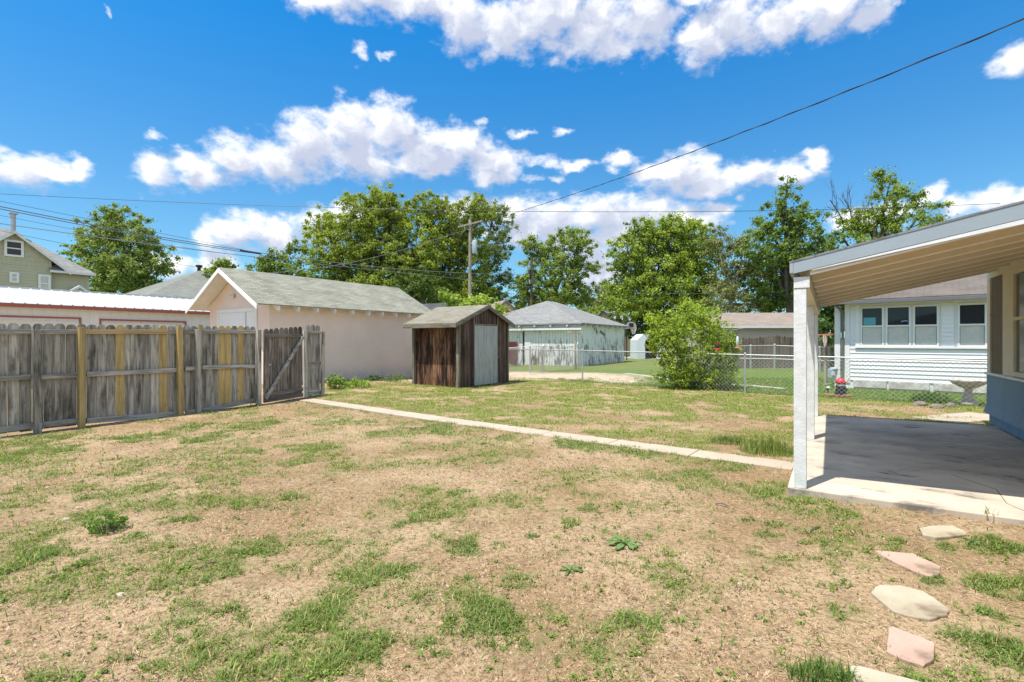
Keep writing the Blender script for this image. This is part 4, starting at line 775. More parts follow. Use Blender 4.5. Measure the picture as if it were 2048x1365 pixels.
# ------------------------------------------------------------------ brown shed
sp_ = G(917, 777.5); SF = Frame((sp_.x, sp_.y, sp_.z), TH)
sh = thing('shed', 'small brown plank shed with a corrugated grey door and open lean niche', 'shed', SF.o, TH)
sw = -SF.onx(824); sd = SF.ony(1017); ezf = SF.onx(905, 646, -.25)[1]; az_ = SF.ony(969, 609, .15)[1]; ym = sd / 2
slp = (az_ - ezf) / (ym + .3); rz2 = lambda y: az_ - slp * abs(y - ym)
YB = .13; bk = MB(); nb = 10; 
for i in range(nb): a = -sw + .08 + (sw - .14) * i / nb; bk.box(a + .002, a + (sw - .14) / nb - .010, YB, YB + .02, -.02 + random.uniform(0, .04), rz2(YB) - .06)
bk.build('back_board', m_shedrust, sh)
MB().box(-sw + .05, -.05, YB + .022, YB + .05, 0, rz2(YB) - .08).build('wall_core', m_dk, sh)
def vboards(mb, y0, y1, x, d, top, w=.15):
    y = y0
    while y < y1 - .01:
        e = min(y + w, y1); mb.ext([(x,y+.0,-.03),(x,e-.009,-.03),(x,e-.009,top(e)),(x,y+.0,top(y))], (d, 0, 0)); y = e
dy0, dy1 = SF.ony(948.5), SF.ony(994); dz0, dz1 = SF.ony(970, 769)[1], SF.ony(970, 652)[1]
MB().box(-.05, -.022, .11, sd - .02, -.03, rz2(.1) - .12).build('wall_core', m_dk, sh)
side_ = MB(); vboards(side_, .10, dy0 - .0, 0, -.02, lambda y: rz2(y) - .07); vboards(side_, dy1, sd, 0, -.02, lambda y: rz2(y) - .07); vboards(side_, dy0 + .04, dy1 - .04, -.0, -.02, lambda y: rz2(y) - .07); side_.build('wall', m_shedwood, sh)
MB().box(-sw, -sw + .02, .1, sd, -.03, rz2(.1) - .1).box(-sw, 0, sd - .02, sd, -.03, rz2(sd) - .1).build('rear_wall', m_shedwood, sh)
for x in (-.105, -sw): MB().box(x, x + .10, 0, .10, -.05, rz2(0) - .10).build('corner_post', m_shedtrim, sh, bevel=.004)
MB().box(.001, .02, 0, .075, -.04, rz2(0) - .09).box(.001, .02, sd - .07, sd, -.04, rz2(sd) - .1).build('corner_trim', m_shedtrim, sh)
for y in (dy0 - .055, dy1): MB().box(.001, .022, y, y + .055, dz1 + .06, rz2(y + .03) - .09).build('gable_trim', m_shedtrim, sh)
MB().box(.001, .02, dy0 - .05, dy1 + .05, dz1 + .012, dz1 + .055).build('door_header', m_shedtrim_h, sh)
do = MB().box(.003, .022, dy0, dy1, dz0, dz1); L = dy1 - dy0; k = 0
ribs(do, (.022, dy0, dz0), (0, 1, 0), (0, 0, 1), L, dz1 - dz0, .085, .022, .022); doo = do.build('door', m_corr, sh)
MB().box(.036, .06, dy1 - .09, dy1 - .03, dz0 + .92, dz0 + .95).tube([(.05, dy1 - .10, dz0 + .935), (.05, dy1 + .03, dz0 + .935)], .008, 6).build('latch', m_galv, doo)
rr = MB(); xa, xb = -sw - .13, .15
for ya, yb in ((-.3, ym), (sd + .18, ym)):
    za_, zb_ = rz2(ya), rz2(yb); rr.ext([(xa,ya,za_),(xa,yb,zb_),(xa,yb,zb_-.03),(xa,ya,za_-.03)], (xb - xa, 0, 0))
rr.build('roof', m_sh_shed, sh)
MB().box(xa, xb - .02, -.298, -.27, rz2(-.3) - .15, rz2(-.3) - .031).build('eave_fascia', m_shedtrim_h, sh)
MB().box(xa, xb - .02, -.269, YB, rz2(-.3) - .06, rz2(-.3) - .04).build('soffit', m_shedwood, sh)
for ya, yb in ((-.3, ym), (sd + .18, ym)): MB().ext([(xb-.018,ya,rz2(ya)-.031),(xb-.018,yb,rz2(yb)-.031),(xb-.018,yb,rz2(yb)-.13),(xb-.018,ya,rz2(ya)-.15)], (.03, 0, 0)).build('rake_fascia', m_shedtrim_h, sh)

# ------------------------------------------------------------------ long metal garage block behind fence
MF = Frame((-16.4, 16.0, 0), math.atan2(1, .696)); MT = MF.th   # local x runs along the front, away to the right
mbd = thing('storage_building', 'long low white metal garage block with rust red trim behind the fence', 'building', MF.o, MT)
ML0, ML1 = -6.0, 8.5; ez = MF.onx(0, 606)[1]
MB().box(ML0, ML1, 0, 3.6, -.2, ez - .06).build('wall', m_metalwall, mbd)
q = ribs(MB(), (ML0, -.001, 0), (1, 0, 0), (0, 0, 1), ML1 - ML0, ez - .1, .3, .03, .02); q.build('wall_rib', m_metalwall, mbd)
rz_ = ez + .78; rr = MB().ext([(ML0-.2,-.25,ez),(ML0-.2,3.7,rz_),(ML0-.2,3.7,rz_-.03),(ML0-.2,-.25,ez-.03)], (ML1 - ML0 + .4, 0, 0)); sl_ = Vector((0, 3.95, rz_ - ez))
ribs(rr, (ML0-.2, -.25, ez + .001), (1, 0, 0), sl_, ML1 - ML0 + .4, sl_.length, .3, .03, .03); rr.build('roof', m_metalroof, mbd)
MB().box(ML0-.2, ML1+.2, 3.65, 3.8, rz_-.02, rz_+.06).build('ridge_cap', m_galv, mbd)
MB().box(ML0-.2, ML1+.2, -.285, -.255, ez-.13, ez-.005).build('eave_trim', m_redtrim, mbd)
MB().box(ML0-.2, ML1+.2, -.254, -.002, ez-.10, ez-.08).build('soffit', m_metalwall, mbd)
for pa, pb, pyt in ((-100, 162, 635.5), (198, 372, 640)):
    xa, xb = MF.onx(pa), MF.onx(pb); zt_ = MF.onx(pb, pyt + (3 if pa > 0 else 0))[1]
    tr = MB().box(xa, xb, -.045, -.026, zt_ - .06, zt_).box(xa, xa + .06, -.045, -.026, 0, zt_ - .061).box(xb - .06, xb, -.045, -.026, 0, zt_ - .061).build('door_trim', m_redtrim, mbd)
    d_ = MB()
    for k in range(4): d_.box(xa + .062, xb - .062, -.035, -.024, k * .56 + .01, min(zt_ - .062, k * .56 + .55))
    d_.build('garage_door', m_doorcream, mbd)

# ------------------------------------------------------------------ sage green house far left
HF = Frame((-26.6, 31.4, 0), MT); sg = thing('house', 'sage green two storey gabled house with white trimmed windows at left', 'house', HF.o, MT)
GY = -.3; apx, apz = HF.onx(30, 461, GY - .3); eo, eoz = HF.onx(142, 545, GY - .3); sl2 = (apz - eoz) / (eo - apx); ef = 2 * apx - eo; wr = HF.onx(103, None, GY); wl_ = 2 * apx - wr; zE = apz - sl2 * (wr - apx); zm_ = eoz - .05
MB().box(-9, 0, 0, 6, 0, zm_).build('wall', m_sage, sg)
MB().ext([(wl_,GY,0),(wr,GY,0),(wr,GY,zE-.08),(apx,GY,apz-.08),(wl_,GY,zE-.08)], (0, -GY + 1.5, 0)).build('gable_wall', m_sage, sg)
zs = HF.onx(60, 533, GY)[1]; sd_ = MB(); lap(sd_, (wl_,GY-.001,0), (1,0,0), (0,-1,0), wr - wl_, 2.0, zs, .17, .02); lap(sd_, (wr,-.001,0), (1,0,0), (0,-1,0), -wr, 2.0, zm_ - .02, .17, .02)
z = zs
while z < apz - .3:
    t = min(z + .28, apz - .2); hw = min((apz - .12 - t) / sl2, wr - apx); x = apx - hw
    while x < apx + hw - .02: e = min(x + random.uniform(.16, .28), apx + hw); sd_.add([(x+.006,GY-.024,z),(e-.006,GY-.024,z),(e-.006,GY-.003,t),(x+.006,GY-.003,t),(x,GY-.001,z),(e,GY-.001,z)], [(0,1,2,3),(4,5,1,0)]); x = e
    z = t
sd_.build('siding', m_sage, sg)
MB().box(-.1, .012, -.03, .1, 1, zm_ - .02).build('corner_board', m_sage, sg)
g0 = GY - .3; rf = MB().ext([(apx,g0,apz),(eo,g0,eoz),(eo,g0,eoz-.06),(apx,g0,apz-.06)], (0, 2.6, 0)).ext([(ef,g0,eoz),(apx,g0,apz),(apx,g0,apz-.06),(ef,g0,eoz-.06)], (0, 2.6, 0)); rf.build('gable_roof', m_sh_grey, sg)
MB().ext([(apx,g0-.03,apz-.01),(eo,g0-.03,eoz-.01),(eo,g0-.03,eoz-.17),(apx,g0-.03,apz-.19)], (0, .028, 0)).ext([(ef,g0-.03,eoz-.01),(apx,g0-.03,apz-.01),(apx,g0-.03,apz-.19),(ef,g0-.03,eoz-.17)], (0, .028, 0)).build('bargeboard', m_white, sg)
ex = HF.onx(192, None, -.55); mz_ = HF.onx(192, 548, -.55)[1]; pk = (apx + .35, 3.1, apz + .62)
zq_ = mz_ + (pk[2] - mz_) * 1.35 / 3.65; xw = wr - .12; MB().add([(xw,-.55,mz_),(ex,-.55,mz_),pk,(-9.5,3.1,pk[2]),(-9.5,.8,zq_),(xw,.8,zq_),(ex,6.6,mz_),(-9.5,6.6,mz_),(xw,-.55,mz_-.12),(ex,-.55,mz_-.12),(ex,6.6,mz_-.12),(-9.5,6.6,mz_-.12),(xw,0,mz_-.12)], [(0,1,2,3,4,5),(1,6,2),(6,7,3,2),(0,8,9,1),(1,9,10,6)]).build('main_roof', m_sh_grey, sg)
MB().box(xw, ex, -.58, -.552, mz_ - .14, mz_ - .01).build('fascia', m_white, sg)
def hwin(px0, px1, py0, py1, **k):
    a = HF.onx(px0, None, GY); b = HF.onx(px1, None, GY); z1 = HF.onx((px0+px1)/2, py0, GY)[1]; z0 = HF.onx((px0+px1)/2, py1, GY)[1]; window(sg, a, b, z0, z1, 'x', GY - .024, -1, .11, m_whitebright, **k, mid=(z0+z1)/2, midw=.06)
hwin(8, 47, 481, 514); hwin(18.5, 38, 545, 566, mg=m_curtain); hwin(76, 101, 550, 585, mg=m_curtain)
a_, az2 = HF.onx(26, 429, 2.4); MB().tube([(a_, 2.4, pk[2] - .7), (a_, 2.4, az2)], .13, 8).box(a_-.2, a_+.2, 2.2, 2.6, az2, az2 + .08).build('vent_pipe', m_galv, sg)
pa, pz_ = HF.onx(160, 571, -1.0); pb = HF.onx(180, None, -1.0); hw = pb - pa
MB().ext([(pa-hw,-1.0,pz_-hw*.75),(pa,-1.0,pz_),(pa+hw,-1.0,pz_-hw*.75),(pa+hw,-1.0,pz_-hw*.75-.14),(pa,-1.0,pz_-.16),(pa-hw,-1.0,pz_-hw*.75-.14)], (0, .98, 0)).build('porch_roof', m_white, sg)
MB().ext([(pa-hw+.1,-.9,pz_-hw*.75-.1),(pa-hw+.1,-.9,1),(pa+hw-.1,-.9,1),(pa+hw-.1,-.9,pz_-hw*.75-.1),(pa,-.9,pz_-.17)], (0, .86, 0)).build('porch_wall', m_sage, sg)

# ------------------------------------------------------------------ grey pyramid-roofed house
def hip_house(name, label, cat, loc, th, x0, x1, y0, y1, ze, za, rid, ov, roofm, wallm, ridax='x'):
    t = thing(name, label, cat, loc, th); MB().box(x0, x1, y0, y1, -.3, ze - .02).build('wall', wallm, t); cx_, cy_ = (x0+x1)/2, (y0+y1)/2
    A, B = ((cx_ - rid, cy_, za), (cx_ + rid, cy_, za)) if ridax == 'x' else ((cx_, cy_ - rid, za), (cx_, cy_ + rid, za))
    e = [(x0-ov,y0-ov,ze), (x1+ov,y0-ov,ze), (x1+ov,y1+ov,ze), (x0-ov,y1+ov,ze)]; lo = [(p[0], p[1], ze-.08) for p in e]
    fs = [(0,1,5,4),(1,2,5),(2,3,4,5),(3,0,4)] if ridax == 'x' else [(0,1,4),(1,2,5,4),(2,3,5),(3,0,4,5)]
    MB().add(e + [A, B] + lo, fs + [(0,6,7,1),(1,7,8,2),(2,8,9,3),(3,9,6,0),(9,8,7,6)]).build('roof', roofm, t); return t
c = W(397, 0, 37); ph = hip_house('house', 'grey pyramid-roofed house between the round tree and the peach garage', 'house', (c.x, c.y, 0), R(-36), -4.4, 4.4, -4.4, 4.4, 4.25, 6.75, .25, .5, m_sh_sage2, m_tansiding)
MB().lathe([(.12,0),(.12,.3),(.22,.32),(.22,.45)], (.1,0,6.7), 10).build('roof_vent', m_dk, ph); MB().box(1.4, 1.8, -1.9, -1.6, 5.3, 5.6).build('vent_box', m_dk, ph)

# ------------------------------------------------------------------ peeling barn
BF = Frame((4.1, 30.7, 0), R(-31.8)); bez = BF.onx(1159, 646.5)[1]
bn = hip_house('barn', 'white barn with heavily peeling paint and grey hipped shingle roof', 'barn', BF.o, BF.th, -8, 0, 0, 8.3, bez, 4.42, .75, .35, m_sh_grey, m_peelb, 'y')
MB().box(-8, -.02, -.03, -.003, -.1, bez - .42).build('front_boards', m_peel, bn)
MB().box(-8.1, .3, -.32, -.05, bez - .42, bez - .30).box(-8.2, .1, -.04, -.003, bez-.29, bez-.1).build('door_track', m_white, bn)
for k in range(7): MB().box(-7.6 + k * 1.15, -7.5 + k * 1.15, -.33, -.05, bez - .2, bez - .09).build('rafter_tail', m_white, bn)
for k in range(9): MB().box(.05, .33, .3 + k * .95, .38 + k * .95, bez - .2, bez - .09).build('rafter_tail', m_white, bn)
a_ = BF.onx(1050); b_ = BF.onx(1062); MB().box(a_, b_ , -.06, -.031, 0, bez-.43).build('door_post', m_white, bn); MB().box(BF.onx(1046.5), a_ - .01, -.05, -.031, 0, bez-.5).build('dark_gap', m_dk, bn)
y_, z_ = BF.ony(1204, 667); MB().beam((.03, y_ - .4, z_ + .12), (.03, y_ + .5, z_ - .12), .04, .16).build('patch_board', m_rock, bn)

# ------------------------------------------------------------------ other far buildings
def small_gable(name, label, cat, fr, x0, x1, y0, y1, ze, za, ov, roofm, wallm):
    t = thing(name, label, cat, fr.o, fr.th); xm = (x0+x1)/2; s = (za - ze) / ((x1-x0)/2)
    MB().ext([(x0,y0,-.2),(x1,y0,-.2),(x1,y0,ze-.04),(xm,y0,za-.04),(x0,y0,ze-.04)], (0, y1-y0, 0)).build('wall', wallm, t)
    MB().ext([(xm,y0-ov,za),(x1+ov,y0-ov,ze-s*ov),(x1+ov,y0-ov,ze-s*ov-.08),(xm,y0-ov,za-.08)], (0, y1-y0+2*ov, 0)).ext([(x0-ov,y0-ov,ze-s*ov),(xm,y0-ov,za),(xm,y0-ov,za-.08),(x0-ov,y0-ov,ze-s*ov-.08)], (0, y1-y0+2*ov, 0)).build('roof', roofm, t)
    MB().ext([(xm,y0-ov-.03,za-.005),(x1+ov,y0-ov-.03,ze-s*ov-.005),(x1+ov,y0-ov-.03,ze-s*ov-.16),(xm,y0-ov-.03,za-.18)], (0, .025, 0)).ext([(x0-ov,y0-ov-.03,ze-s*ov-.005),(xm,y0-ov-.03,za-.005),(xm,y0-ov-.03,za-.18),(x0-ov,y0-ov-.03,ze-s*ov-.16)], (0, .025, 0)).build('bargeboard', m_gutter, t); return t
p = W(1011, 0, 42); PG = Frame((p.x, p.y, 0), R(2)); th_ = small_gable('house', 'small pale orange gabled house with a red attic door behind the shed', 'house', Frame((p.x, p.y, 0), R(22)), -2.0, 2.0, 0, 6, 3.3, 5.0, .2, m_sh_brown, m_peachwall)
MB().box(-.35, .35, -.03, -.002, 2.6, 4.3).build('attic_door', m_redtrim, th_); MB().box(-.2, .2, -.035, -.031, 3.3, 3.45).build('door_slot', m_dk, th_)
p = W(885, 0, 44); small_gable('house', 'dark grey roofed house between the peach garage and the crossarm pole', 'house', Frame((p.x, p.y, 0), R(60)), -2.6, 2.6, -2.2, 2.2, 3.7, 4.9, .3, m_sh_dark, m_tansiding)
p = W(1209, 0, 60); small_gable('house', 'tiny pale gable with light roof right of the peeling barn roof', 'house', Frame((p.x, p.y, 0), R(-48)), -1.8, 1.8, 0, 3, 4.0, 5.2, .25, m_metalroof, m_peachwall)
TG = Frame(tuple(W(1428, 0, 31).xy) + (0,), R(-2)); tg = thing('garage', 'tan sided garage with brown shingle roof behind the brown fence', 'garage', TG.o, TG.th)
tl_ = TG.onx(1640); tez = TG.onx(1500, 652)[1]; trz = TG.onx(1500, 626, 3)[1]
sd_ = lap(MB().box(0, tl_, 0, 6, 0, tez), (0,-.001,0), (1,0,0), (0,-1,0), tl_, .6, tez - .02, .15, .02); sd_.build('wall', m_tansiding, tg)
MB().ext([(-.3,-.35,tez),(-.3,3,trz),(-.3,6.35,tez),(-.3,6.35,tez-.08),(-.3,3,trz-.08),(-.3,-.35,tez-.08)], (tl_ + .6, 0, 0)).build('roof', m_sh_brown, tg)
MB().box(-.3, tl_ + .3, -.38, -.352, tez - .15, tez - .01).build('gutter', m_white, tg)
# playhouse
p = W(1303, 0, 43); ps = thing('garden_shed', 'pale blue plastic garden shed with open dark doorway behind the shrub', 'shed', (p.x, p.y, 0), R(3))
MB().ext([(-1.25,0,0),(-.55,0,0),(-.55,0,1.75),(.45,0,1.75),(.45,0,0),(1.25,0,0),(1.25,0,1.65),(.7,0,2.15),(-.7,0,2.15),(-1.25,0,1.65)], (0, .05, 0)).ext([(-1.25,.06,0),(-1.2,.06,0),(-1.2,.06,1.62),(-.68,.06,2.1),(.68,.06,2.1),(1.2,.06,1.62),(1.2,.06,0),(1.25,.06,0),(1.25,.06,1.65),(.7,.06,2.15),(-.7,.06,2.15),(-1.25,.06,1.65)], (0, 2, 0)).build('shell', m_shed2, ps)
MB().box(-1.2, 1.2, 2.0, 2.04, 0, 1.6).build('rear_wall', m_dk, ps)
# basketball hoop
p = W(1257, 0, 40); bh = thing('basketball_hoop', 'basketball hoop with fan backboard beside the peeling barn corner', 'basketball hoop', (p.x, p.y, 0), R(15))
MB().tube([(0,.3,0),(0,.3,2.5)], .05, 8).tube([(0,.3,2.5),(.25,.02,2.85)], .03, 6).build('pole', m_black, bh)
MB().ext([(-.15,0,2.55),(.65,0,2.55),(.72,0,2.75),(.6,0,2.98),(.35,0,3.1),(.1,0,3.1),(-.12,0,2.98),(-.22,0,2.75)], (0, .04, 0)).build('backboard', m_galv, bh); MB().box(.05, .45, -.012, -.002, 2.62, 2.98).build('backboard_target', m_black, bh)
rim = [(.28 + .24*math.cos(t*PI/8), -.3 + .24*math.sin(t*PI/8), 2.6) for t in range(17)]; MB().tube(rim, .02, 5, False).tube([(.28,-.06,2.6),(.28,0,2.6)], .02, 5).build('rim', m_orange, bh)
nt = MB()
for k in range(12):
    a = k * PI / 6; nt.tube([(.28+.23*math.cos(a), -.3+.23*math.sin(a), 2.59), (.28+.10*math.cos(a+.5), -.3+.10*math.sin(a+.5), 2.1)], .012, 4); nt.tube([(.28+.23*math.cos(a), -.3+.23*math.sin(a), 2.59), (.28+.10*math.cos(a-.5), -.3+.10*math.sin(a-.5), 2.1)], .012, 4)
nt.build('net', m_white, bh)
# maroon grill
p = G(1022, 733); gr = thing('barbecue_grill', 'maroon lidded barbecue grill showing past the right edge of the shed', 'grill', (p.x, p.y, 0), R(-10))
MB().ext([(-.45,-.3,1.15),(.42,-.3,1.15),(.42,-.3,1.38),(.30,-.3,1.52),(-.34,-.3,1.52),(-.45,-.3,1.38)], (0, .6, 0)).build('lid', m_maroon, gr, bevel=.03)
MB().ext([(-.45,-.3,1.13),(.42,-.3,1.13),(.42,-.3,.35),(.3,-.3,.15),(-.35,-.3,.15),(-.45,-.3,.35)], (0, .6, 0)).build('body', m_maroon, gr, bevel=.03)
for sx in (-.35, .3):
    for sy in (-.22, .22): MB().box(sx-.02, sx+.02, sy-.02, sy+.02, 0, .2).build('leg', m_black, gr)
# far strips of concrete and road
def strip(name, pts, w, m, z=.02):
    mb = MB(); P_ = [Vector((*p[:2], 0)) for p in pts]
    for i in range(len(P_) - 1):
        d = (P_[i+1] - P_[i]).normalized(); n = Vector((-d.y, d.x, 0)) * w / 2; mb.ext([P_[i]-n+Vector((0,0,-.05)), P_[i+1]-n+Vector((0,0,-.05)), P_[i+1]+n+Vector((0,0,-.05)), P_[i]+n+Vector((0,0,-.05))], (0, 0, .05 + z))
    tag(mb.build(name, m), kind='structure')
strip('alley', [G(1100, 714), G(1245, 714.5), G(1330, 717), G(1420, 723), G(1520, 735)], 4.0, m_pathgrey, .03)
strip('far_path', [G(1250, 748), G(1285, 752), G(1320, 757.5), G(1350, 762)], .35, m_pathgrey, .03)
strip('far_path', [G(1440, 769), G(1500, 772), G(1568, 779)], .32, m_pathgrey, .03)
strip('side_path', [G(1868, 842), G(1920, 838.5), G(1985, 833)], .8, m_path, .03)

# ------------------------------------------------------------------ chain-link fences
def chain(label, pts, hts, posts, step=.115, r=.0036, wires=True, sag=0, rail=True, mid=False, prad=.028, name='chain_link_fence', cat='fence', dr=.021):
    o0 = Vector((*pts[0][:2], 0)); t = thing(name, label, cat, o0); P_ = [Vector((p[0], p[1], float(terr(p[0], p[1])))) - o0 for p in pts]; seg = [0]
    for i in range(len(P_) - 1): seg.append(seg[-1] + (P_[i+1] - P_[i]).length)
    def at(s, v):
        s = min(max(s, 0), seg[-1]); i = max(k for k in range(len(P_) - 1) if seg[k] <= s + 1e-9); f = (s - seg[i]) / (seg[i+1] - seg[i]); p = P_[i].lerp(P_[i+1], f); h = hts[i] * (1 - f) + hts[i+1] * f
        if sag: h -= sag * 4 * f * (1 - f)
        return p + Vector((0, 0, .02 + (h - .02) * v))
    L = seg[-1]
    if wires:
        H = sum(hts) / len(hts); w = MB(); s = -H
        while s < L:
            for dr_ in (1, -1):
                a, b = (s, s + H) if dr_ > 0 else (s + H, s); va, vb = 0, 1; q = []
                for u in (0, .5, 1):
                    ss = a + (b - a) * u
                    if -.001 <= ss <= L + .001: q.append(at(ss, u))
                if len(q) >= 2: w.tube(q, r, 3, False)
            s += step
        w.build('wire_mesh', m_wire, t, uv=False)
    n = 40; top = [at(L * k / n, 1) + Vector((0, 0, .01)) for k in range(n + 1)]
    MB().tube(top, dr if rail else .012, 6).build('top_rail' if rail else 'top_wire', m_galv, t, sm=True)
    if mid: MB().tube([at(L * k / n, .45) for k in range(n + 1)], .02, 5).build('tension_cord', m_white, t)
    for s, extra in posts:
        b = at(s, 0); tp = at(s, 1); MB().tube([(b.x, b.y, b.z - .1), (b.x, b.y, tp.z + extra)], prad, 8).lathe([(prad*1.2, 0), (prad*1.25, .03), (prad*.7, .06)], (b.x, b.y, tp.z + extra), 8).build('post', m_galv, t, sm=False)
    return t
fd = FB - FA; A0 = FA - fd * .8; A2 = FB + fd * .45; Lf = np.linalg.norm(fd)
chain('long near chain-link fence with pipe rail crossing behind the shed, shrub and patio', [A0, FA, FB, A2], [1.22, 1.185, 1.07, 1.06], [(Lf*.3, 0), (Lf*.8, .02), (Lf*1.32, .02), (Lf*1.8, .02), (Lf*2.22, .02)])
q0, q1, q2, q3, q4 = G(985, 745), G(1061.7, 746), G(1086, 745.5), G(1122, 742), G(1156, 737)
chain('short sagging chain-link run behind the shed, left of the small wire gate', [q0.xy, q1.xy], [1.15, 1.28], [((q1-q0).xy.length - .04, 0)], .13, .004, rail=False, prad=.045)
chain('sagging chain-link run between the small wire gate and the barn corner', [q2.xy, q3.xy, q4.xy], [1.3, 1.18, 1.3], [(.05, 0), ((q3-q2).xy.length + (q4-q3).xy.length, .1)], .13, .004, rail=False, prad=.045)
gt2 = thing('wire_gate', 'small tube framed wire gate between two far posts', 'gate', (q1.x, q1.y, 0)); d = (q2 - q1).xy; gm = MB(); f = lambda u, z: (d.x * u, d.y * u, z)
gm.tube([f(.1,.08), f(.1,1.2), f(.2,1.28), f(.85,1.28), f(.93,1.2), f(.93,.08), f(.1,.08)], .02, 6); gm.build('frame', m_galv, gt2)
gm = MB(); k = 0
while k < 1.0:
    for a, b in ((0, 1), (1, 0)):
        u0, u1 = .12 + k * .8, .12 + k * .8; z0, z1 = .1, .1
        L_ = min(1 - k, 1) * .8; gm.tube([f(.12 + k*.8, .1 if a == 0 else 1.26), f(.12 + k*.8 + L_, (.1 + L_ * 1.4) if a == 0 else (1.26 - L_ * 1.4))], .003, 3, False)
    k += .09
gm.build('wire_mesh', m_wire, gt2, uv=False)
r0, r1, r2, r3 = G(1455, 737), G(1549, 740.5), G(1640, 744), G(1685, 745)
chain('far chain-link fence with slack white cords in front of the brown board fence', [r0.xy, r1.xy, r2.xy, r3.xy], [1.26, 1.30, 1.22, 1.25], [((G(1498, 739)-r0).xy.length, 0), ((r1-r0).xy.length, .03), ((r2-r0).xy.length, 0)], .13, .0045, sag=.0, mid=True, prad=.05)
# brown board fence behind it
BW = Frame((W(1425,0,28.6).x, 28.6, 0), R(-5)); bf = thing('board_fence', 'weathered brown dog-eared board fence in front of the tan garage', 'fence', BW.o, BW.th); xe_ = BW.onx(1705); x = 0
brd = []
while x < xe_:
    top = 1.72 + .12 * math.exp(-((x - BW.onx(1552)) / .9) ** 2) + random.uniform(-.03, .03); brd.append((x, top)); x += .15
for x, top in brd[:100]: picket(x + .07, .138, 0, top, m_brownfence, bf, 0, 'board')
MB().box(0, xe_, .02, .06, .4, .5).box(0, xe_, .02, .06, 1.3, 1.4).build('rail', m_brownfence, bf)
# clothes poles
p = G(1151, 739.5); ct = thing('clothesline_pole', 'wooden T-shaped clothesline pole in front of the barn corner', 'clothesline pole', p); h = W(0, 664, p.y).z
MB().tube([(0,0,-.1),(0,0,h+.04)], [.065,.05], 8).build('post', m_pole, ct); MB().beam((-.48,.1,h+.02), (.5,-.1,h-.02), .06, .07).build('crossarm', m_pole, ct)
for s_ in (-.4, .4): MB().tube([(0,-.0,h-.3),(s_*.8,0,h-.03)], .012, 5).build('brace', m_galv, ct)
p = G(1651, 771); cp = thing('clothesline_pole', 'wooden clothesline pole with orange cap seen between the patio posts', 'clothesline pole', p); h = W(0, 670, p.y).z
MB().tube([(0,0,-.1),(0,0,h)], [.055,.05], 8).build('post', m_pole, cp); MB().beam((-.06,-.45,h+.02), (.06,.45,h+.02), .10, .05).build('crossarm', m_orange, cp)
cl = MB(); q = [(-.12,0,0),(-.06,.02,.0),(.0,-.02,.0),(.02,.01,-.18),(.0,.03,-.42),(-.09,-.02,-.45),(-.13,.01,-.2)]; cl.ext(q, (0, .03, 0)); tag(cl.build('cloth', m_pink, None, (p.x - .02, p.y - .12, h + .0), 0, .004), 'small pink cloth hanging on the orange capped clothesline pole', 'cloth')

# ------------------------------------------------------------------ white neighbour house
wa, wb = Vector((11.1, 16.3)), Vector((13.55, 14.2)); wth = math.atan2(wb.y - wa.y, wb.x - wa.x); WF = Frame((wa.x, wa.y, 0), wth); WF0 = WF.onx(1691); WF = Frame(tuple(WF.w(WF0, 0).xy) + (0,), wth)
wh = thing('house', 'white sided neighbour house with a row of windows seen under the patio roof', 'house', WF.o, wth)
zb = WF.onx(1705, 760)[1]; zh = WF.onx(1721, 611)[1]; WL = 8.0; MB().box(0, WL, 0, 7, -.05, zh + .12).build('wall', m_siding, wh)
wins = [(1721, 1768), (1771.5, 1822), (1826, 1878)]; wx = [(WF.onx(a), WF.onx(b)) for a, b in wins]; w4 = (WF.onx(1915), WF.onx(1974)); wz0 = WF.onx(1745, 691)[1]; wz1 = WF.onx(1745, 614)[1]
sd_ = MB(); lap(sd_, (.13,-.001,0), (1,0,0), (0,-1,0), WL - .13, zb, wz0 - .1, .125, .026); lap(sd_, (.13,-.001,0), (1,0,0), (0,-1,0), wx[0][0] - .25, wz0 - .1, zh, .125, .026)
lap(sd_, (wx[2][1] + .05,-.001,0), (1,0,0), (0,-1,0), w4[0] - wx[2][1] - .13, wz0 - .1, zh, .125, .026); lap(sd_, (w4[1] + .1,-.001,0), (1,0,0), (0,-1,0), WL - w4[1] - .1, wz0 - .1, zh, .125, .026); sd_.build('siding', m_siding, wh)
MB().box(-.02, .12, -.03, -.001, zb - .1, zh + .1).box(-.022, -.001, -.001, .12, zb - .1, zh + .1).build('corner_board', m_whitebright, wh)
MB().box(wx[0][0] - .14, WL, -.07, -.018, wz0 - .09, wz0 - .03).build('sill', m_whitebright, wh, bevel=.004)
MB().box(wx[0][0] - .13, wx[0][0] - .01, -.05, -.002, wz0 - .03, zh + .02).box(0, WL, -.025, -.001, zh, zh + .118).build('window_surround', m_whitebright, wh)
for a, b in zip(wx[:-1], wx[1:]): MB().box(a[1] + .003, b[0] - .003, -.035, -.001, wz0 - .03, wz1).build('mullion', m_white, wh)
mz = WF.onx(1745, 653)[1]
for a, b in wx + [w4]: window(wh, a, b, wz0 - .028, wz1, 'x', -.001, -1, .05, m_whitebright, m_glass, mz, .05, m_curtain, .055)
MB().box(wx[0][0] + .08, wx[0][0] + .40, -.022, -.014, mz + .04, mz + .28).build('window_item', m_teal, wh, bevel=.02)
MB().tube([(wx[1][0]+.38,-.02,mz+.13),(wx[1][0]+.5,-.02,mz+.16),(wx[1][1]-.08,-.02,mz+.13)], .02, 6).build('window_item', m_bluepl, wh)
MB().box(-.45, WL, -.50, -.47, zh + .02, zh + .13).build('gutter', m_gutter, wh, bevel=.01)
MB().box(-.45, WL, -.469, -.001, zh + .121, zh + .14).build('soffit', m_creamlt, wh)
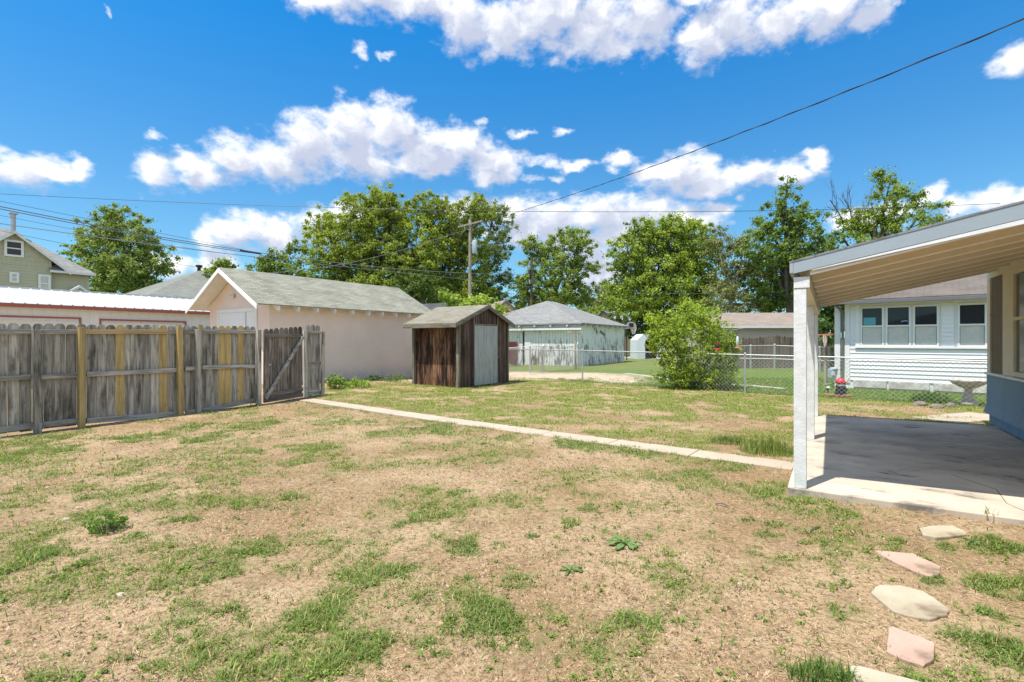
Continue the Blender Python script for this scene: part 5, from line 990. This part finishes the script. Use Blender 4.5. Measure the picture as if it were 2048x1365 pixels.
MB().ext([(-.45,-.49,zh+.16),(-.45,3.4,zh+1.35),(-.45,7.4,zh+.16),(-.45,7.4,zh+.13),(-.45,3.4,zh+1.3),(-.45,-.49,zh+.135)], (WL + .9, 0, 0)).build('roof', m_sh_brown2, wh)
ds = MB(); ds.tube([(-.25,-.46,zh+.03),(-.12,-.2,zh-.12),(-.07,-.06,zh-.3),(-.07,-.06,.15)], .04, 6); ds.build('downspout', m_gutter, wh)
MB().box(-.30, -.14, -.04, .08, 0, zh).build('corner_pillar', m_white, wh)
for a, b in ((1706, 1774), (1776.5, 1860), (1866, 1928), (1930, 1990), (1992, 2060)):
    x0, x1 = WF.onx(a), WF.onx(b); MB().box(x0 + .01, x1 - .01, -.06, -.02, .06, zb - .01).build('skirting_panel', m_skirt, wh, bevel=.006)
# birdbath, rocks, ornament
p = G(1937, 810); bb = thing('birdbath', 'weathered concrete birdbath with wide scalloped bowl behind the wire fence', 'birdbath', p); s = p.y / FPX
MB().lathe([(.19,0),(.20,.03),(.17,.07),(.13,.09),(.14,.12)], n=20).build('base', m_birdbath, bb, sm=True)
MB().lathe([(.135,.10),(.12,.16),(.085,.27),(.07,.34),(.09,.39),(.12,.41)], n=20).build('pedestal', m_birdbath, bb, sm=True)
MB().lathe([(.10,.40),(.19,.44),(.30,.50),(.355,.565),(.365,.60),(.34,.60),(.30,.55),(.15,.52)], n=28).build('bowl', m_birdbath, bb, sm=True)
for px, py, rx, rz, lab in ((1840,812,.20,.10,'longest brown rock at the left of the three by the birdbath'), (1874,817,.17,.09,'middle low brown rock under the leafy plant by the birdbath'), (1901,815,.13,.10,'small tilted brown rock nearest the birdbath')):
    p = G(px, py); v = MB().lathe([(.5,-.3),(.95,0),(.9,.55),(.6,.95),(.2,1.05)], n=9); v.v = [(x * rx * random.uniform(.85, 1.12), y * rx * .6 * random.uniform(.85, 1.12), z * rz * random.uniform(.85, 1.15)) for x, y, z in v.v]
    tag(v.build('rock', m_rock, None, p, random.uniform(-.3, .3), .012), lab, 'rock', 'brown rocks near the birdbath')
p = G(1681, 790); orn = thing('garden_ornament', 'red domed garden ornament with dark body on the orange bricks', 'ornament', p)
MB().lathe([(.14,0),(.15,.06),(.11,.16),(.13,.24),(.09,.30)], n=14).build('body', m_black, orn, sm=True); MB().lathe([(.09,.22),(.11,.27),(.10,.33)], (0,-.01,0), 14).build('face', m_white, orn, sm=True); MB().lathe([(.13,.32),(.135,.37),(.10,.44),(.05,.48),(.01,.49)], n=14).build('red_cap', m_red, orn, sm=True)
MB().tube([(.10,0,.3),(.2,-.03,.4),(.22,-.03,.47)], [.02,.015,.01], 6).build('arm', m_orange, orn)
for a, b, lab in ((1649,1680,'orange brick left of the red ornament'), (1681,1704,'orange brown brick in front of the red ornament, on its right')):
    q1_, q2_ = G(a, 792 if a < 1660 else 796), G(b, 796 if a < 1660 else 795); dd = (q2_ - q1_); th2 = math.atan2(dd.y, dd.x); tag(MB().box(0.005, dd.length, -.06, .06, -.03, .07).build('brick', m_brick, None, q1_, th2, .005), lab, 'brick', 'bricks edging the ornament')
for px, lab in ((1656, 'round topped solar light at the left end of the bricks'), (1692, 'round topped solar light right of the red ornament')):
    p = G(px, 790); sl0 = thing('solar_light', lab, 'garden light', p, 0, 'solar lights by the bricks'); MB().tube([(0,0,0),(0,0,.14)], .012, 6).lathe([(.02,.13),(.045,.15),(.045,.17)], n=10).build('stake', m_black, sl0); MB().lathe([(.045,.171),(.06,.20),(.045,.235),(.01,.245)], n=12).build('globe', m_clear, sl0, sm=True)
p = G(1667, 776); gm0 = thing('gas_meter', 'blue grey gas meter with pipes at the corner of the white house', 'meter', p)
MB().box(-.15,.13,-.1,.08,.32,.62).lathe([(.13,0),(.13,.05),(.1,.08)], (0,-.02,.60), 12).build('meter_body', m_meter, gm0, bevel=.02); MB().tube([(-.3,0,.1),(-.2,0,.12),(.35,.02,.2),(.5,.1,.22)], .018, 6).tube([(.2,.05,-.05),(.2,.05,1.0),(.08,0,1.0),(.08,0,.55)], .022, 6).build('pipe', m_galv, gm0); MB().box(-.13,-.02,-.115,-.101,.42,.55).build('dial', m_white, gm0)
# bird feeders on a shepherd hook
p = G(1452, 783); hk = thing('shepherd_hook', 'black shepherd hook pole curving out over the wire fence beside the shrub', 'hook', (p.x, p.y, 0)); y = p.y; q = lambda px, py: W(px, py, y) - Vector((p.x, p.y, 0))
MB().tube([(0,0,-.05), q(1453,700), q(1454,668), q(1459,661), q(1466,662), q(1474,666), q(1478,664), q(1477,660)], .010, 6).build('rod', m_cable, hk)
def feeder(px, py0, py1, col, dish, label):
    c = W(px, py1, y - .1); s = y / FPX; H_ = (py1 - py0) * s; t = thing('bird_feeder', label, 'bird feeder', c, 0, 'hummingbird feeders'); MB().lathe([(.02,.03),(.045,.05),(.05,H_*.6),(.035,H_*.85),(.015,H_*.95)], n=12).build('bottle', col, t, sm=True)
    MB().lathe([(.03,-.01),(.09,.0),(.085,.03),(.03,.04)], n=14).build('dish', dish, t, sm=True); MB().tube([(0,0,H_*.9),(0,0,H_+.12)], .004, 4).build('wire', m_cable, t)
feeder(1475, 672, 697, m_clear, m_orange, 'clear bottle bird feeder with orange base hanging right of the shrub'); feeder(1435, 682, 700, m_maroon, m_red, 'dark red bird feeder hanging against the shrub leaves')

# ------------------------------------------------------------------ poles and wires
p = W(940, 0, 40); up = thing('utility_pole', 'tall pale wooden utility pole with crossarm and grey transformer', 'utility pole', (p.x, 40, 0)); topz = W(0, 440, 40).z
MB().tube([(0,0,-.5),(0,0,topz*.5),(0,0,topz)], [.155,.135,.11], 10).build('pole', m_pole, up)
ca = W(0, 450, 40).z; MB().beam((-.95,-.15,ca-.22), (.98,-.15,ca+.28), .10, .13).build('crossarm', m_pole, up)
for s_ in (-1, 1): MB().tube([(0,-.12,ca-.45),(s_*.5,-.14,ca-.02+.12*s_)], .02, 5).build('brace', m_galv, up)
MB().lathe([(.19,0),(.2,.03),(.2,1.0),(.15,1.06),(.05,1.1)], (.38,-.05,W(0,508,40).z), 14).lathe([(.03,1.08),(.04,1.2),(.02,1.28)], (.38,-.05,W(0,508,40).z), 8).build('transformer', m_meter, up, sm=True)
MB().tube([(.1,-.05,W(0,488,40).z),(.2,-.05,W(0,488,40).z)], .03, 5).tube([(.12,0,W(0,530,40).z),(.5,-.1,W(0,522,40).z),(.6,-.1,W(0,508,40).z)], .015, 5).build('bracket', m_galv, up)
p = W(1063, 0, 45); u2 = thing('utility_pole', 'shorter dark utility pole without crossarm behind the peeling barn', 'utility pole', (p.x, 45, 0)); MB().tube([(0,0,-.5),(0,0,W(0,512,45).z)], [.14,.10], 8).build('pole', m_poledk, u2)
MB().tube([(-.13,-.1,W(0,578,45).z),(-.13,-.1,W(0,540,45).z)], .07, 8).build('cable_box', m_black, u2); MB().box(-.22, -.05, -.15, 0, W(0,568,45).z, W(0,560,45).z).build('small_box', m_white, u2)
p = W(1248, 0, 52); u3 = thing('utility_pole', 'pale short pole half hidden in leaves above the basketball hoop', 'utility pole', (p.x, 52, 0)); MB().tube([(0,0,-.5),(0,0,W(0,597,52).z)], .12, 8).build('pole', m_pole, u3)
def wire(label, pl, px, r=.012, m=None, cat='cable', tw=0):
    """pl: (pxA, depthA, pxB, depthB) fixes the vertical plane the cable hangs in; px: (x, y) photo points it passes through"""
    a = Vector(((pl[0]-CX)/FPX*pl[1], pl[1])); b = Vector(((pl[2]-CX)/FPX*pl[3], pl[3])); d = b - a; S = []; Z = []
    for x, y in px: k = (x - CX) / FPX; t = (k * a.y - a.x) / (d.x - k * d.y); q = a + d * t; S.append(t); Z.append(CAM + (HOR - y) / FPX * q.y)
    deg = min(2 if len(px) < 6 else 3, len(px) - 1); co = np.polyfit(S, Z, deg); n = 48; pts = []
    for i in range(n + 1): t = S[0] + (S[-1] - S[0]) * i / n; q = a + d * t; pts.append(Vector((q.x, q.y, float(np.polyval(co, t)))))
    o = pts[0].copy(); mb = MB(); mb.tube([q - o for q in pts], r, 5)
    if tw:
        q2 = []
        N2 = 260
        for i in range(N2 + 1): t = S[0] + (S[-1] - S[0]) * i / N2; q = a + d * t; s_ = (q - a).length; q2.append(Vector((q.x, q.y, float(np.polyval(co, t)))) - o + Vector((0, 0, 1)) * math.cos(s_ * 5) * r * 1.3 + Vector((d.y, -d.x, 0)).normalized() * math.sin(s_ * 5) * r * 1.3)
        mb.tube(q2, r * .8, 4)
    tag(mb.build('overhead_cable', m or m_cable, None, o, uv=False), label, cat); return o
wire('thick twisted service cable sweeping from the crossarm pole to the upper right', (2048, 6.5, 940, 39.8), [(2110,8),(2048,35),(1950,80),(1850,123),(1680,190),(1500,262),(1400,300),(1250,350),(1100,403),(1000,437),(940,458)], .009, m_cable, tw=1)
wire('service cable running from the crossarm pole down to the peach garage gable', (940, 39.8, 449, 16.3), [(938,459),(857,485),(782,505),(721,521),(663,532),(600,543),(520,550),(449,548)], .014, m_cablegrey)
wire('topmost thin straight cable crossing the whole sky', (0, 36, 1920, 36), [(-60,385),(0,388),(260,401),(600,414.5),(937,421),(1220,424),(1560,422),(1920,411),(2000,407)], .018)
wire('upper thick cable of the left bundle ending at the dark pole', (0, 20, 1063, 45), [(-80,398),(0,412),(164,446),(340,478),(499,503),(700,529),(898,545),(1062,549)], .020, m_cablegrey)
wire('second thick cable of the left bundle ending at the black splice', (0, 20, 1063, 45), [(-80,402),(0,418),(164,450),(340,482),(500,506)], .018, m_cablegrey)
wire('lower pale cable of the left bundle ending low on the dark pole', (0, 19, 1063, 45), [(-80,436),(0,448),(154,469.5),(260,482),(499,512),(659,533),(898,555),(1062,575)], .016, m_cablegrey)
wire('thin highest cable of the left bundle above the sage house', (0, 20, 1063, 45), [(-80,388),(0,401),(168,436),(330,470),(485,499)], .009)
wire('thin grey cable below the thick pair at left', (0, 20, 1063, 45), [(-80,416),(0,430),(155,461),(330,490),(505,514)], .009, m_cablegrey)
wire('thinnest cable drooping across the sage house roof', (0, 24, 1063, 45), [(-60,450),(0,460),(143,491),(290,518),(430,540)], .010)
wire('black splice sleeve on the thick cable above the peach garage', (0, 20, 1063, 45), [(480,501),(500,504.5),(522,508)], .055, m_cable)
wire('thin cable from the dark pole sloping right over the barn', (1063, 45, 1260, 60), [(1065,518),(1110,545),(1170,580),(1235,615)], .012, m_cablegrey)
wire('thin cable sloping right in front of the big trees', (1248, 52, 1400, 40), [(1248,606),(1310,628),(1380,648)], .012, m_cablegrey)
wire('faint level cable across the big trees behind the shrub', (1280, 44, 1590, 44), [(1275,587),(1430,588),(1590,590)], .010, m_cablegrey)
wire('pale cord from the shepherd hook toward the tan garage', (1463, 15, 1530, 25), [(1463,661),(1495,655),(1530,650)], .006, m_white)
# pale pebbles in the left foreground
N = 60
for k, (px, py) in enumerate([(158,1016),(131,1039),(96,975),(240,1190)]):
    p = G(px, py); v = MB().lathe([(.6,-.2),(1,.1),(.7,.5),(.2,.6)], n=7); r_ = random.uniform(.022, .038); v.v = [(x * r_ * random.uniform(.8, 1.3), y * r_ * random.uniform(.7, 1.1), z * r_ * .6) for x, y, z in v.v]
    tag(v.build('pebble', m_path, None, p), ('pale pebble up and left of the bright ferny weed', 'pale pebble left of the grass near the ferny weed', 'pale flat pebble nearest the fence at left', 'yellowish pebble low in the left foreground')[k], 'pebble', 'pale pebbles in the left yard')
